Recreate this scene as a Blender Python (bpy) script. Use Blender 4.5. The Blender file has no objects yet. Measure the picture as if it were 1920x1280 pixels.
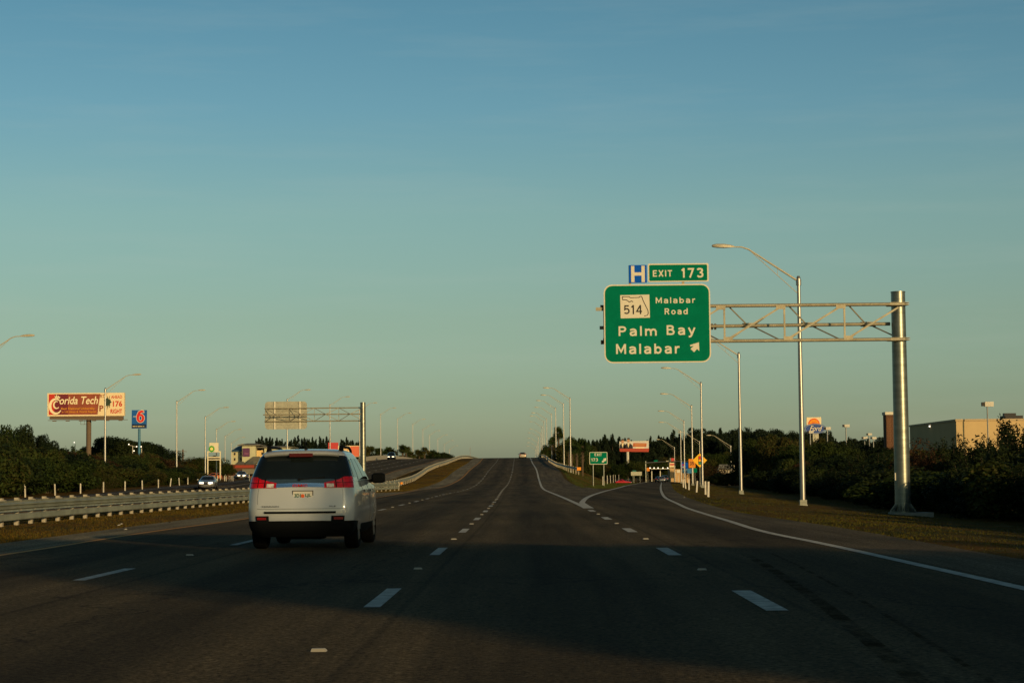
import bpy, math, random
import numpy as np
from mathutils import Vector, Matrix

SC = bpy.context.scene
COL = SC.collection
R = math.radians
rng = np.random.default_rng(7)
random.seed(7)

# ------------------------------------------------------------ camera
F, EYE, HOR, ROLL = 3650.0, 1.24, 892.5, 0.010
PITCH = math.atan((HOR - 640) / F)
cam_d = bpy.data.cameras.new('camera')
cam = bpy.data.objects.new('camera', cam_d)
COL.objects.link(cam)
cam_d.sensor_width = 36
cam_d.lens = F / 1920 * 36
cam_d.clip_end = 12000
cam.matrix_world = Matrix.Translation((0, 0, EYE)) @ Matrix.Rotation(math.pi / 2 + PITCH, 4, 'X') @ Matrix.Rotation(-ROLL, 4, 'Z')
SC.camera = cam

# ------------------------------------------------------------ light
SUN_AZ = 30.0      # degrees to the right of straight behind the camera
SUN_EL = 10.0
world = bpy.data.worlds.new('World')
SC.world = world
world.use_nodes = True
nt = world.node_tree
nt.nodes.clear()
def wn(t, **k):
    n = nt.nodes.new(t)
    for a, b in k.items(): setattr(n, a, b)
    return n
sky = wn('ShaderNodeTexSky', sky_type='NISHITA', sun_disc=False)
sky.sun_elevation = R(SUN_EL)
sky.sun_rotation = R(180 - SUN_AZ)
sky.air_density = 1.0
sky.dust_density = 1.2
sky.ozone_density = 2.0
tcw = wn('ShaderNodeTexCoord')
sepw = wn('ShaderNodeSeparateXYZ')
nt.links.new(tcw.outputs['Generated'], sepw.inputs[0])
# the film's teal-to-olive colouring of the sky, by height above the horizon only
rampw = wn('ShaderNodeValToRGB')
SKY_TINT = [(0.0000, (0.630, 0.732, 0.784)), (0.0144, (0.630, 0.732, 0.784)), (0.0390, (0.539, 0.640, 0.651)), (0.0799, (0.543, 0.609, 0.540)), (0.1337, (0.551, 0.647, 0.557)), (0.1870, (0.441, 0.612, 0.595)), (0.2361, (0.374, 0.567, 0.562)), (0.3600, (0.232, 0.352, 0.349)), (0.6000, (0.149, 0.227, 0.225)), (1.0000, (0.123, 0.187, 0.186))]
er = rampw.color_ramp
er.elements[0].position, er.elements[0].color = SKY_TINT[0][0], (*SKY_TINT[0][1], 1)
er.elements[1].position, er.elements[1].color = SKY_TINT[-1][0], (*SKY_TINT[-1][1], 1)
for p, c in SKY_TINT[1:-1]:
    e = er.elements.new(p); e.color = (*c, 1)
nt.links.new(sepw.outputs[2], rampw.inputs[0])
mulw = wn('ShaderNodeMix', data_type='RGBA', blend_type='MULTIPLY')
mulw.inputs[0].default_value = 1
nt.links.new(sky.outputs[0], mulw.inputs[6])
nt.links.new(rampw.outputs[0], mulw.inputs[7])
# thin streaks of high cloud
mapw = wn('ShaderNodeMapping')
mapw.inputs['Scale'].default_value = (2.2, 2.2, 22)
mapw.inputs['Rotation'].default_value = (0.02, 0.05, 0.3)
nt.links.new(tcw.outputs['Generated'], mapw.inputs[0])
nzw = wn('ShaderNodeTexNoise')
nzw.inputs['Scale'].default_value = 3.2
nzw.inputs['Detail'].default_value = 7
nzw.inputs['Roughness'].default_value = 0.6
nt.links.new(mapw.outputs[0], nzw.inputs[0])
crw = wn('ShaderNodeMapRange')
crw.inputs['From Min'].default_value = 0.48
crw.inputs['From Max'].default_value = 0.8
crw.inputs['To Max'].default_value = 0.09
nt.links.new(nzw.outputs[0], crw.inputs[0])
cldw = wn('ShaderNodeMix', data_type='RGBA', blend_type='MIX')
cldw.inputs[7].default_value = (3.32, 3.54, 3.03, 1)
nt.links.new(crw.outputs[0], cldw.inputs[0])
nt.links.new(mulw.outputs[2], cldw.inputs[6])
bgw = wn('ShaderNodeBackground')
bgw.inputs[1].default_value = 0.1523
nt.links.new(cldw.outputs[2], bgw.inputs[0])
outw = wn('ShaderNodeOutputWorld')
nt.links.new(bgw.outputs[0], outw.inputs[0])

sun_d = bpy.data.lights.new('sun', 'SUN')
sun_d.energy = 3.7
sun_d.angle = R(0.6)
sun_d.color = (1.0, 0.69, 0.33)
sun = bpy.data.objects.new('sun', sun_d)
COL.objects.link(sun)
sdir = Vector((math.sin(R(SUN_AZ)) * math.cos(R(SUN_EL)), -math.cos(R(SUN_AZ)) * math.cos(R(SUN_EL)), math.sin(R(SUN_EL))))
sun.rotation_euler = sdir.to_track_quat('Z', 'Y').to_euler()
sun.location = sdir * 100

vs = SC.view_settings
vs.view_transform = 'Standard'
vs.look = 'None'
vs.exposure = 0.0
vs.gamma = 1.0
vs.use_curve_mapping = False

# ------------------------------------------------------------ helpers: projection
cP, sP, cR, sR = math.cos(PITCH), math.sin(PITCH), math.cos(ROLL), math.sin(ROLL)
def ray(x, y):
    a, b = x - 960.0, 640.0 - y
    X, Yc = (a * cR + b * sR) / F, (-a * sR + b * cR) / F
    return Vector((X, cP - sP * Yc, sP + cP * Yc))
def at(x, y, Y):
    """point of the place seen at photo pixel (x, y), Y metres ahead"""
    d = ray(x, y)
    return Vector((0, 0, EYE)) + d * (Y / d.y)
def gz(x, y, z=0.0):
    """point on the level z seen at a photo pixel"""
    d = ray(x, y)
    return Vector((0, 0, EYE)) + d * ((z - EYE) / d.z)
def pchip(xs, ys):
    xs, ys = np.array(xs, float), np.array(ys, float)
    h = np.diff(xs); dl = np.diff(ys) / h
    m = np.zeros(len(xs)); m[0], m[-1] = dl[0], dl[-1]
    for i in range(1, len(xs) - 1):
        m[i] = 0 if dl[i - 1] * dl[i] <= 0 else 2 * dl[i - 1] * dl[i] / (dl[i - 1] + dl[i])
    def f(x):
        x = np.asarray(x, float)
        i = np.clip(np.searchsorted(xs, x) - 1, 0, len(h) - 1)
        t = (x - xs[i]) / h[i]
        te = np.clip(t, 0, 1)
        v = (ys[i] * (1 + 2 * te) * (1 - te) ** 2 + m[i] * h[i] * te * (1 - te) ** 2 + ys[i + 1] * te * te * (3 - 2 * te) - m[i + 1] * h[i] * te * te * (1 - te))
        v = v + np.where(t < 0, m[0] * t * h[i], 0) + np.where(t > 1, m[-1] * (t - 1) * h[i], 0)
        return v
    return f
# height of the main road (it climbs to an overpass) and of the land left and right
ZM = pchip([-300, 0, 165, 205, 247, 304, 387, 469, 530, 620, 720, 830, 1000, 1300, 4000], [0, 0, 0, .15, .73, 2.2, 3.85, 5.6, 6.12, 6.2, 5.7, 4.4, 1.6, 0, 0])
ZL = pchip([-300, 0, 150, 217, 291, 350, 500, 700, 4000], [0, 0, 0, .42, .7, .9, 1.2, 1.2, 1.2])
ZR = pchip([-300, 0, 200, 300, 450, 600, 4000], [0, 0, 0, -.15, -.55, -.9, -.9])
def gm(x, y, prof=ZM, lo=8, hi=520):
    """point on a road profile seen at a photo pixel"""
    d = ray(x, y)
    Y = lo
    while Y < hi:
        if EYE + d.z / d.y * Y <= float(prof(Y)): break
        Y += 0.5
    return Vector((0, 0, EYE)) + d * (Y / d.y)
def line(pts, prof=ZM):
    """lateral position X(Y) of a line from photo pixels; a third number fixes Y"""
    P = []
    for p in pts:
        v = at(p[0], p[1], p[2]) if len(p) > 2 else gm(p[0], p[1], prof)
        P.append((v.y, v.x))
    P.sort()
    Q = [P[0]]
    for a in P[1:]:
        if a[0] - Q[-1][0] > 2: Q.append(a)
    return pchip([a[0] for a in Q], [a[1] for a in Q])
LANE_C = line([(720, 1125), (822, 1037.5), (868, 998.4), (893, 975.4), (920, 949.5), (931, 936.5), (941, 920, 163), (956, 900, 247), (961.2, 880, 304), (963.2, 870, 387), (965, 859, 469), (968, 850, 620), (972, 850, 1000)])
LANE_L = line([(198, 1081), (450, 1021), (724, 954.5), (788, 938.75), (838.75, 925.75), (862, 917.5, 163), (902.5, 900, 247), (917, 880, 304), (929, 870, 387), (936.5, 859, 469), (946, 850, 620), (963, 850, 1000)])
YELLOW = line([(0, 1045), (250, 1004), (461, 974), (703, 934), (783, 919), (817.5, 913, 195), (852, 902, 236), (875, 886, 285), (898, 867.5, 390), (907, 859, 469), (921, 850, 620), (950, 850, 1000)])
GRASS_L = line([(0, 1022), (260, 987), (462, 960), (690, 925.5), (760, 917, 168), (794.6, 908.7, 205), (829, 896, 250), (852, 880, 300), (875, 866, 385), (889, 859, 469), (906, 850, 620), (940, 850, 1000)])
def hold(f, Y0):
    return lambda Y: f(np.maximum(Y, Y0)) + LANE_C(np.minimum(Y, Y0)) - LANE_C(Y0)
LANE_C0 = LANE_C
LANE_C = lambda Y: LANE_C0(np.maximum(Y, 20.)) + np.minimum(np.asarray(Y, float) - 20., 0) * .010
LANE_L = hold(LANE_L, 26.); YELLOW = hold(YELLOW, 36.); GRASS_L = hold(GRASS_L, 42.)
LANE_R = lambda Y: LANE_C(Y) + 3.70
EDGE_R = line([(1918, 1108.5), (1747.5, 1070), (1551, 1023.5), (1447, 1002), (1366.5, 978), (1290, 954), (1271, 945), (1250, 935), (1241, 924), (1239, 915), (1240, 904, 310), (1240, 900, 420), (1240, 899, 580)], ZR)
EDGE_R = hold(EDGE_R, 23.)
SHOUL_R = line([(1920, 1054), (1560, 988), (1405, 965), (1330, 947), (1290, 933), (1270, 923), (1262, 915, 178), (1258, 905, 310), (1256, 900, 420), (1253, 899, 580)], ZR)
SHOUL_R = hold(SHOUL_R, 30.)
RAMP_L = line([(1084, 953), (1100, 933.75), (1125, 923.75), (1162.5, 913.75), (1176, 910, 235), (1194, 904.6, 315), (1203, 900, 420), (1210, 899, 580)], ZR)
RAMP_L0 = RAMP_L
RAMP_L = lambda Y: np.maximum(RAMP_L0(Y), LANE_R(Y) + .12 + np.clip(np.asarray(Y, float) - 73.6, 0, 40) * .012)
SH_MR = lambda Y: LANE_R(Y) + 3.4            # right shoulder of the main road past the exit
OPP_R = lambda Y: np.interp(Y, [0, 150, 260, 345, 480, 620, 1000], [-18.6, -18.6, -18.2, -17.3, -15.8, -14.4, -10]) - .35
OPP_L = lambda Y: OPP_R(Y) - 14.6
ORAMP_L = pchip([-100, 0, 60, 139, 186, 217, 269, 350, 450, 600], [-34.4, -34.4, -34.5, -35.2, -37.6, -39.2, -42.2, -50, -62, -86])
ORAMP_R = pchip([-100, 0, 100, 220, 291, 350, 450, 600], [-33, -33, -33, -34.0, -36, -42.5, -55, -79])

def H(X, Y):
    X, Y = np.asarray(X, float), np.asarray(Y, float)
    zm, zl, zr = ZM(Y), ZL(Y), ZR(Y)
    xr = np.where(Y > 100, SH_MR(Y) + .8, 999)
    xl = OPP_L(Y) - 1.5
    re = np.where(Y < 600, SHOUL_R(np.clip(Y, 0, 600)), SHOUL_R(600))
    verge = -np.clip((X - re - 1.0) * .075, 0, .75)
    right = np.maximum(zr + verge, zm - np.clip(X - xr, 0, 99) / 2.4)
    left = np.maximum(np.minimum(zl, zm + 0.0 * zl + 9), zm - np.clip(xl - X, 0, 99) / 2.4)
    z = np.where(X > xr, right, np.where(X < xl, left, zm))
    z = np.where(Y <= 100, np.where(X > 0, verge, 0), z)
    return z
def hz(X, Y): return float(H(X, Y))

# ------------------------------------------------------------ helpers: meshes
class MB:
    def __init__(s): s.v = []; s.f = []; s.n = 0; s.uv = None
    def add(s, V, Fc):
        b = s.n
        s.v.extend([tuple(p) for p in V]); s.n += len(V)
        s.f.extend([tuple(i + b for i in f) for f in Fc])
        return s
    def box(s, x0, x1, y0, y1, z0, z1):
        return s.add([(x0, y0, z0), (x1, y0, z0), (x1, y1, z0), (x0, y1, z0), (x0, y0, z1), (x1, y0, z1), (x1, y1, z1), (x0, y1, z1)],
                     [(0, 3, 2, 1), (4, 5, 6, 7), (0, 1, 5, 4), (1, 2, 6, 5), (2, 3, 7, 6), (3, 0, 4, 7)])
    def tube(s, pts, rad, n=10, cap=True):
        pts = [Vector(p) for p in pts]
        if not hasattr(rad, '__len__'): rad = [rad] * len(pts)
        V = []; Fc = []
        for i, p in enumerate(pts):
            t = (pts[min(i + 1, len(pts) - 1)] - pts[max(i - 1, 0)]).normalized()
            a = Vector((0, 0, 1)) if abs(t.z) < .9 else Vector((1, 0, 0))
            u = t.cross(a).normalized(); w = t.cross(u).normalized()
            for k in range(n):
                an = 2 * math.pi * k / n
                V.append(p + u * math.cos(an) * rad[i] + w * math.sin(an) * rad[i])
        for i in range(len(pts) - 1):
            for k in range(n):
                a, b = i * n + k, i * n + (k + 1) % n
                Fc.append((a, a + n, b + n, b))
        if cap:
            Fc.append(tuple(range(n))); Fc.append(tuple(reversed(range((len(pts) - 1) * n, len(pts) * n))))
        return s.add(V, Fc)
    def bar(s, a, b, w, d=None):
        """rectangular bar from a to b"""
        a, b = Vector(a), Vector(b); d = d or w
        t = (b - a).normalized(); up = Vector((0, 1, 0)) if abs(t.y) < .9 else Vector((0, 0, 1))
        u = t.cross(up).normalized() * w / 2; v = t.cross(u).normalized() * d / 2
        V = [a - u - v, a + u - v, a + u + v, a - u + v, b - u - v, b + u - v, b + u + v, b - u + v]
        return s.add(V, [(0, 3, 2, 1), (4, 5, 6, 7), (0, 1, 5, 4), (1, 2, 6, 5), (2, 3, 7, 6), (3, 0, 4, 7)])
    def prism(s, poly, y0, y1):
        """polygon in the x-z plane, extruded along y"""
        n = len(poly)
        V = [(p[0], y0, p[1]) for p in poly] + [(p[0], y1, p[1]) for p in poly]
        return s.add(V, [tuple(range(n)), tuple(reversed(range(n, 2 * n)))] + [(i, i + n, (i + 1) % n + n, (i + 1) % n) for i in range(n)])
    def prismz(s, poly, z0, z1):
        n = len(poly)
        V = [(p[0], p[1], z0) for p in poly] + [(p[0], p[1], z1) for p in poly]
        return s.add(V, [tuple(reversed(range(n))), tuple(range(n, 2 * n))] + [(i, (i + 1) % n, (i + 1) % n + n, i + n) for i in range(n)])
    def ball(s, c, r, n=10, m=7):
        r = r if hasattr(r, '__len__') else (r, r, r)
        V = []; Fc = []
        for j in range(m + 1):
            th = math.pi * j / m
            for k in range(n):
                ph = 2 * math.pi * k / n
                V.append((c[0] + r[0] * math.sin(th) * math.cos(ph), c[1] + r[1] * math.sin(th) * math.sin(ph), c[2] + r[2] * math.cos(th)))
        for j in range(m):
            for k in range(n):
                a, b = j * n + k, j * n + (k + 1) % n
                Fc.append((a, a + n, b + n, b))
        return s.add(V, Fc)
    def mesh(s, name, mat, smooth=False, ang=40):
        me = bpy.data.meshes.new(name)
        me.from_pydata(s.v, [], s.f)
        if s.uv is not None:
            ul = me.uv_layers.new(name='UVMap')
            vi = np.empty(len(me.loops), dtype=np.int32); me.loops.foreach_get('vertex_index', vi)
            ul.data.foreach_set('uv', np.array(s.uv, dtype=np.float32)[vi].ravel())
        if mat: me.materials.append(mat)
        if smooth:
            me.polygons.foreach_set('use_smooth', [True] * len(me.polygons))
            me.update()
            me.set_sharp_from_angle(angle=R(ang))
        me.update()
        return me

def put(name, me, parent=None, loc=None):
    o = bpy.data.objects.new(name, me)
    COL.objects.link(o)
    if parent: o.parent = parent
    if loc is not None: o.location = loc
    return o
def mk(name, mb, mat, parent=None, smooth=False, ang=40, loc=None):
    return put(name, mb.mesh(name, mat, smooth, ang), parent, loc)
def empty(name, loc, rz=0):
    o = bpy.data.objects.new(name, None)
    o.empty_display_size = .3
    COL.objects.link(o); o.location = loc; o.rotation_euler = (0, 0, rz)
    return o
def tag(o, label, cat, group=None, kind=None):
    if label: o['label'] = label
    if cat: o['category'] = cat
    if group: o['group'] = group
    if kind: o['kind'] = kind
    return o
def copy_tree(o, parent=None):
    c = o.copy(); COL.objects.link(c)
    if parent: c.parent = parent
    for ch in o.children: copy_tree(ch, c)
    return c
def struct(name, mb, mat, parent=None, smooth=False, label=None):
    o = mk(name, mb, mat, parent, smooth)
    if parent is None:
        o['kind'] = 'structure'
        if label: o['label'] = label
    return o
ORD = ['nearest', 'second nearest', 'third nearest', 'fourth nearest', 'fifth nearest', 'sixth nearest', 'seventh nearest', 'eighth nearest', 'ninth nearest', 'tenth nearest', 'eleventh nearest', 'twelfth nearest', 'thirteenth nearest', 'fourteenth nearest', 'fifteenth nearest', 'sixteenth nearest', 'seventeenth nearest', 'eighteenth nearest']
NTH = ['first', 'second', 'third', 'fourth', 'fifth', 'sixth', 'seventh', 'eighth', 'ninth', 'tenth', 'eleventh', 'twelfth', 'thirteenth', 'fourteenth', 'fifteenth', 'sixteenth', 'seventeenth', 'eighteenth', 'nineteenth', 'twentieth', 'twenty-first', 'twenty-second', 'twenty-third', 'twenty-fourth']

# ------------------------------------------------------------ helpers: materials
MATS = {}
def mat(name, col, rough=.6, metal=0.0, var=0.0, scale=3.0, bump=0.0, bscale=40.0, emit=0.0, col2=None, coat=0.0, spec=.22, stretch=None, trans=0.0):
    if name in MATS: return MATS[name]
    m = bpy.data.materials.new(name); m.use_nodes = True
    t = m.node_tree; b = t.nodes['Principled BSDF']
    b.inputs['Base Color'].default_value = (*col, 1)
    b.inputs['Roughness'].default_value = rough
    b.inputs['Metallic'].default_value = metal
    b.inputs['Specular IOR Level'].default_value = spec
    b.inputs['Coat Weight'].default_value = coat
    b.inputs['Coat Roughness'].default_value = .05
    if trans: b.inputs['Transmission Weight'].default_value = trans
    tc = t.nodes.new('ShaderNodeTexCoord'); mp = t.nodes.new('ShaderNodeMapping')
    t.links.new(tc.outputs['Object'], mp.inputs[0])
    if stretch: mp.inputs['Scale'].default_value = stretch
    if var or col2:
        nz = t.nodes.new('ShaderNodeTexNoise'); nz.inputs['Scale'].default_value = scale; nz.inputs['Detail'].default_value = 6; nz.inputs['Roughness'].default_value = .62
        t.links.new(mp.outputs[0], nz.inputs[0])
        mr = t.nodes.new('ShaderNodeMapRange'); mr.inputs['From Min'].default_value = .35; mr.inputs['From Max'].default_value = .65
        t.links.new(nz.outputs[0], mr.inputs[0])
        mx = t.nodes.new('ShaderNodeMix'); mx.data_type = 'RGBA'
        c2 = col2 or tuple(c * (1 - var) for c in col)
        mx.inputs[6].default_value = (*c2, 1); mx.inputs[7].default_value = (*col, 1)
        t.links.new(mr.outputs[0], mx.inputs[0]); t.links.new(mx.outputs[2], b.inputs['Base Color'])
    if bump:
        n2 = t.nodes.new('ShaderNodeTexNoise'); n2.inputs['Scale'].default_value = bscale; n2.inputs['Detail'].default_value = 4
        t.links.new(mp.outputs[0], n2.inputs[0])
        bp = t.nodes.new('ShaderNodeBump'); bp.inputs['Strength'].default_value = bump; bp.inputs['Distance'].default_value = .02
        t.links.new(n2.outputs[0], bp.inputs['Height']); t.links.new(bp.outputs[0], b.inputs['Normal'])
    if emit:
        b.inputs['Emission Color'].default_value = (*col, 1); b.inputs['Emission Strength'].default_value = emit
    MATS[name] = m
    return m

def asphalt(name, base, lanes=True, light=1.0):
    """worn road surface: aggregate speckle, oil-dark lane centres (UV.x = metres from the lane line), patches"""
    m = bpy.data.materials.new(name); m.use_nodes = True
    t = m.node_tree; b = t.nodes['Principled BSDF']; N = t.nodes.new; Lk = t.links.new
    uv = N('ShaderNodeTexCoord'); sp = N('ShaderNodeSeparateXYZ'); Lk(uv.outputs['UV'], sp.inputs[0])
    def noise(vec, sc, det=4, rough=.6):
        n = N('ShaderNodeTexNoise'); n.inputs['Scale'].default_value = sc; n.inputs['Detail'].default_value = det; n.inputs['Roughness'].default_value = rough
        Lk(vec, n.inputs[0]); return n.outputs[0]
    def rng_(v, a, b_, c, d):
        n = N('ShaderNodeMapRange'); n.inputs[1].default_value = a; n.inputs[2].default_value = b_; n.inputs[3].default_value = c; n.inputs[4].default_value = d
        Lk(v, n.inputs[0]); return n.outputs[0]
    def mth(op, a, b_=None):
        n = N('ShaderNodeMath'); n.operation = op
        for i, q in enumerate((a, b_)):
            if q is None: continue
            if isinstance(q, (int, float)): n.inputs[i].default_value = q
            else: Lk(q, n.inputs[i])
        return n.outputs[0]
    mp = N('ShaderNodeMapping'); Lk(uv.outputs['UV'], mp.inputs[0]); mp.inputs['Scale'].default_value = (1.0, .035, 1)
    streak = rng_(noise(mp.outputs[0], 1.7, 5), .32, .68, .60, 1.35)
    patch = rng_(noise(uv.outputs['UV'], .09, 5), .3, .7, .72, 1.25)
    speck = rng_(noise(uv.outputs['UV'], 20, 3, .85), .32, .70, .15, 2.15)
    speck2 = rng_(noise(uv.outputs['UV'], 5, 4, .8), .3, .7, .70, 1.3)
    k = mth('MULTIPLY', mth('MULTIPLY', streak, patch), mth('MULTIPLY', speck, speck2))
    vo = N('ShaderNodeTexVoronoi'); vo.feature = 'DISTANCE_TO_EDGE'; vo.inputs['Scale'].default_value = 1
    mpc = N('ShaderNodeMapping'); mpc.inputs['Scale'].default_value = (.16, .07, 1); Lk(uv.outputs['UV'], mpc.inputs[0])
    wv = N('ShaderNodeVectorMath'); wv.operation = 'ADD'; nv = N('ShaderNodeTexNoise'); nv.inputs['Scale'].default_value = .8; nv.inputs['Detail'].default_value = 6
    Lk(uv.outputs['UV'], nv.inputs[0]); sc_ = N('ShaderNodeVectorMath'); sc_.operation = 'SCALE'; sc_.inputs[3].default_value = .35; Lk(nv.outputs[1], sc_.inputs[0])
    Lk(mpc.outputs[0], wv.inputs[0]); Lk(sc_.outputs[0], wv.inputs[1]); Lk(wv.outputs[0], vo.inputs[0])
    k = mth('MULTIPLY', k, rng_(vo.outputs[0], .001, .006, .45, 1.0))
    if lanes:
        mp2 = N('ShaderNodeMapping'); Lk(uv.outputs['UV'], mp2.inputs[0]); mp2.inputs['Scale'].default_value = (.0, .03, 1)
        wob = mth('MULTIPLY', mth('SUBTRACT', noise(mp2.outputs[0], 1.0, 2), .5), 1.2)
        ph = mth('MULTIPLY', mth('ADD', sp.outputs[0], wob), 2 * math.pi / 3.66)
        c = mth('COSINE', ph)
        lane = rng_(c, -1, .3, .60, 1.05)          # darkest halfway between lane lines
        k = mth('MULTIPLY', k, lane)
        seam = mth('ABSOLUTE', mth('SUBTRACT', mth('MODULO', mth('ADD', sp.outputs[0], 36.6), 3.66), .30))
        k = mth('MULTIPLY', k, rng_(seam, .02, .05, .7, 1.0))
    cm = N('ShaderNodeMix'); cm.data_type = 'RGBA'; cm.blend_type = 'MULTIPLY'; cm.inputs[0].default_value = 1
    cm.inputs[6].default_value = (*[q * light for q in base], 1)
    cc = N('ShaderNodeCombineColor'); Lk(k, cc.inputs[0]); Lk(k, cc.inputs[1]); Lk(k, cc.inputs[2])
    Lk(cc.outputs[0], cm.inputs[7]); Lk(cm.outputs[2], b.inputs['Base Color'])
    b.inputs['Roughness'].default_value = .95
    b.inputs['Specular IOR Level'].default_value = .08
    bp = N('ShaderNodeBump'); bp.inputs['Strength'].default_value = .9; bp.inputs['Distance'].default_value = .02
    Lk(noise(uv.outputs['UV'], 40, 3, .8), bp.inputs['Height']); Lk(bp.outputs[0], b.inputs['Normal'])
    return m

def leafmat(name, cols, trans=.25):
    m = bpy.data.materials.new(name); m.use_nodes = True
    t = m.node_tree; b = t.nodes['Principled BSDF']; N = t.nodes.new; Lk = t.links.new
    g = N('ShaderNodeNewGeometry'); cr = N('ShaderNodeValToRGB')
    e = cr.color_ramp.elements
    e[0].position, e[0].color = 0, (*cols[0], 1)
    e[1].position, e[1].color = 1, (*cols[-1], 1)
    for i, c in enumerate(cols[1:-1]): q = e.new((i + 1) / (len(cols) - 1)); q.color = (*c, 1)
    oi = N('ShaderNodeObjectInfo'); 
    ad = N('ShaderNodeMath'); ad.operation = 'MULTIPLY_ADD'; ad.inputs[1].default_value = .6
    Lk(oi.outputs['Random'], ad.inputs[0])
    ml = N('ShaderNodeMath'); ml.operation = 'MULTIPLY'; ml.inputs[1].default_value = .40
    Lk(g.outputs['Random Per Island'], ml.inputs[0]); Lk(ml.outputs[0], ad.inputs[2]); Lk(ad.outputs[0], cr.inputs[0])
    Lk(cr.outputs[0], b.inputs['Base Color']); b.inputs['Roughness'].default_value = .75; b.inputs['Specular IOR Level'].default_value = .15
    if trans:
        tr = N('ShaderNodeBsdfTranslucent'); ms = N('ShaderNodeMixShader'); ms.inputs[0].default_value = trans
        Lk(cr.outputs[0], tr.inputs[0]); Lk(b.outputs[0], ms.inputs[1]); Lk(tr.outputs[0], ms.inputs[2])
        Lk(ms.outputs[0], t.nodes['Material Output'].inputs[0])
    MATS[name] = m
    return m

def grass_mat(name='grass_ground'):
    m = bpy.data.materials.new(name); m.use_nodes = True
    t = m.node_tree; b = t.nodes['Principled BSDF']; N = t.nodes.new; Lk = t.links.new
    tc = N('ShaderNodeTexCoord')
    def noise(sc, det=6, rough=.65):
        n = N('ShaderNodeTexNoise'); n.inputs['Scale'].default_value = sc; n.inputs['Detail'].default_value = det; n.inputs['Roughness'].default_value = rough
        Lk(tc.outputs['Object'], n.inputs[0]); return n.outputs[0]
    cr = N('ShaderNodeValToRGB'); e = cr.color_ramp.elements
    e[0].position, e[0].color = .36, (.022, .036, .006, 1)
    e[1].position, e[1].color = .66, (.19, .078, .012, 1)
    q = e.new(.5); q.color = (.085, .052, .008, 1)
    ad = N('ShaderNodeMath'); ad.operation = 'MULTIPLY_ADD'; ad.inputs[1].default_value = .45
    Lk(noise(2.2), ad.inputs[0])
    ml = N('ShaderNodeMath'); ml.operation = 'MULTIPLY'; ml.inputs[1].default_value = .55; Lk(noise(.16), ml.inputs[0]); Lk(ml.outputs[0], ad.inputs[2])
    Lk(ad.outputs[0], cr.inputs[0]); Lk(cr.outputs[0], b.inputs['Base Color'])
    b.inputs['Roughness'].default_value = 1; b.inputs['Specular IOR Level'].default_value = .05
    bp = N('ShaderNodeBump'); bp.inputs['Strength'].default_value = 1; bp.inputs['Distance'].default_value = .06
    Lk(noise(9, 5, .7), bp.inputs['Height']); Lk(bp.outputs[0], b.inputs['Normal'])
    return m

M_GROUND = grass_mat()
M_ROAD = asphalt('road_asphalt', (.072, .055, .030))
M_RAMP = asphalt('ramp_asphalt', (.046, .040, .032), lanes=False)
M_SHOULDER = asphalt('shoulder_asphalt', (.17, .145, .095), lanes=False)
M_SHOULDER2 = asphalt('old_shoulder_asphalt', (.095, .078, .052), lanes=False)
M_PAINT = mat('white_road_paint', (.60, .60, .55), .8, var=.5, scale=5, bump=.3, bscale=60)
M_YELLOW = mat('yellow_road_paint', (.60, .27, .03), .7, var=.3, scale=6)
M_RUBBER_MARK = mat('rubber_marks', (.050, .039, .023), 1.0, var=.35, scale=2, spec=.0)
M_GALV = mat('galvanised_steel', (.23, .24, .20), .38, .85, var=.3, scale=2.2, bump=.16, bscale=5, stretch=(.4, .4, 2.2))
M_POLE = mat('aluminium_pole', (.35, .34, .31), .38, .8, var=.12, scale=3)
M_HEAD = mat('painted_lamp_head', (.46, .42, .31), .5, .1, var=.1, scale=3)
M_TRUSS = mat('weathered_galvanised_steel', (.34, .31, .22), .55, .35, var=.3, scale=3)
M_RAIL = mat('guardrail_zinc', (.30, .32, .25), .5, .3, var=.35, scale=1.2, bump=.1, bscale=10)
M_WOOD = mat('guardrail_post_wood', (.40, .36, .27), .85, var=.4, scale=6)
M_CONC = mat('concrete', (.36, .34, .28), .9, var=.3, scale=2, bump=.3)
M_GREEN = mat('sign_green', (.001, .150, .082), .9, spec=.03, var=.12, scale=2.5)
M_WHITE_S = mat('sign_white', (.60, .56, .44), .8, var=.06, scale=8)
M_BLUE_S = mat('sign_blue', (.006, .085, .46), .9, spec=.03, var=.1, scale=3)
M_BLACK = mat('matt_black', (.012, .012, .012), .5)
M_WPOST = mat('white_plastic_post', (.58, .55, .46), .7, var=.2, scale=4)
M_TRUNK = mat('tree_bark', (.10, .075, .05), .9, var=.5, scale=5)
M_PALMTR = mat('palm_trunk', (.10, .072, .045), .9, var=.4, scale=7)
def _fade(m):
    t = m.node_tree; b = t.nodes['Principled BSDF']; N = t.nodes.new
    tc = N('ShaderNodeTexCoord'); nz = N('ShaderNodeTexNoise'); nz.inputs['Scale'].default_value = 1.6; nz.inputs['Detail'].default_value = 8; nz.inputs['Roughness'].default_value = .7
    mr = N('ShaderNodeMapRange'); mr.inputs[1].default_value = .42; mr.inputs[2].default_value = .62; mr.inputs[4].default_value = .6
    t.links.new(tc.outputs['Object'], nz.inputs[0]); t.links.new(nz.outputs[0], mr.inputs[0]); t.links.new(mr.outputs[0], b.inputs['Alpha'])
_fade(M_RUBBER_MARK)
M_ORANGE = mat('orange_reflector', (.75, .26, .02), .4)

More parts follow.
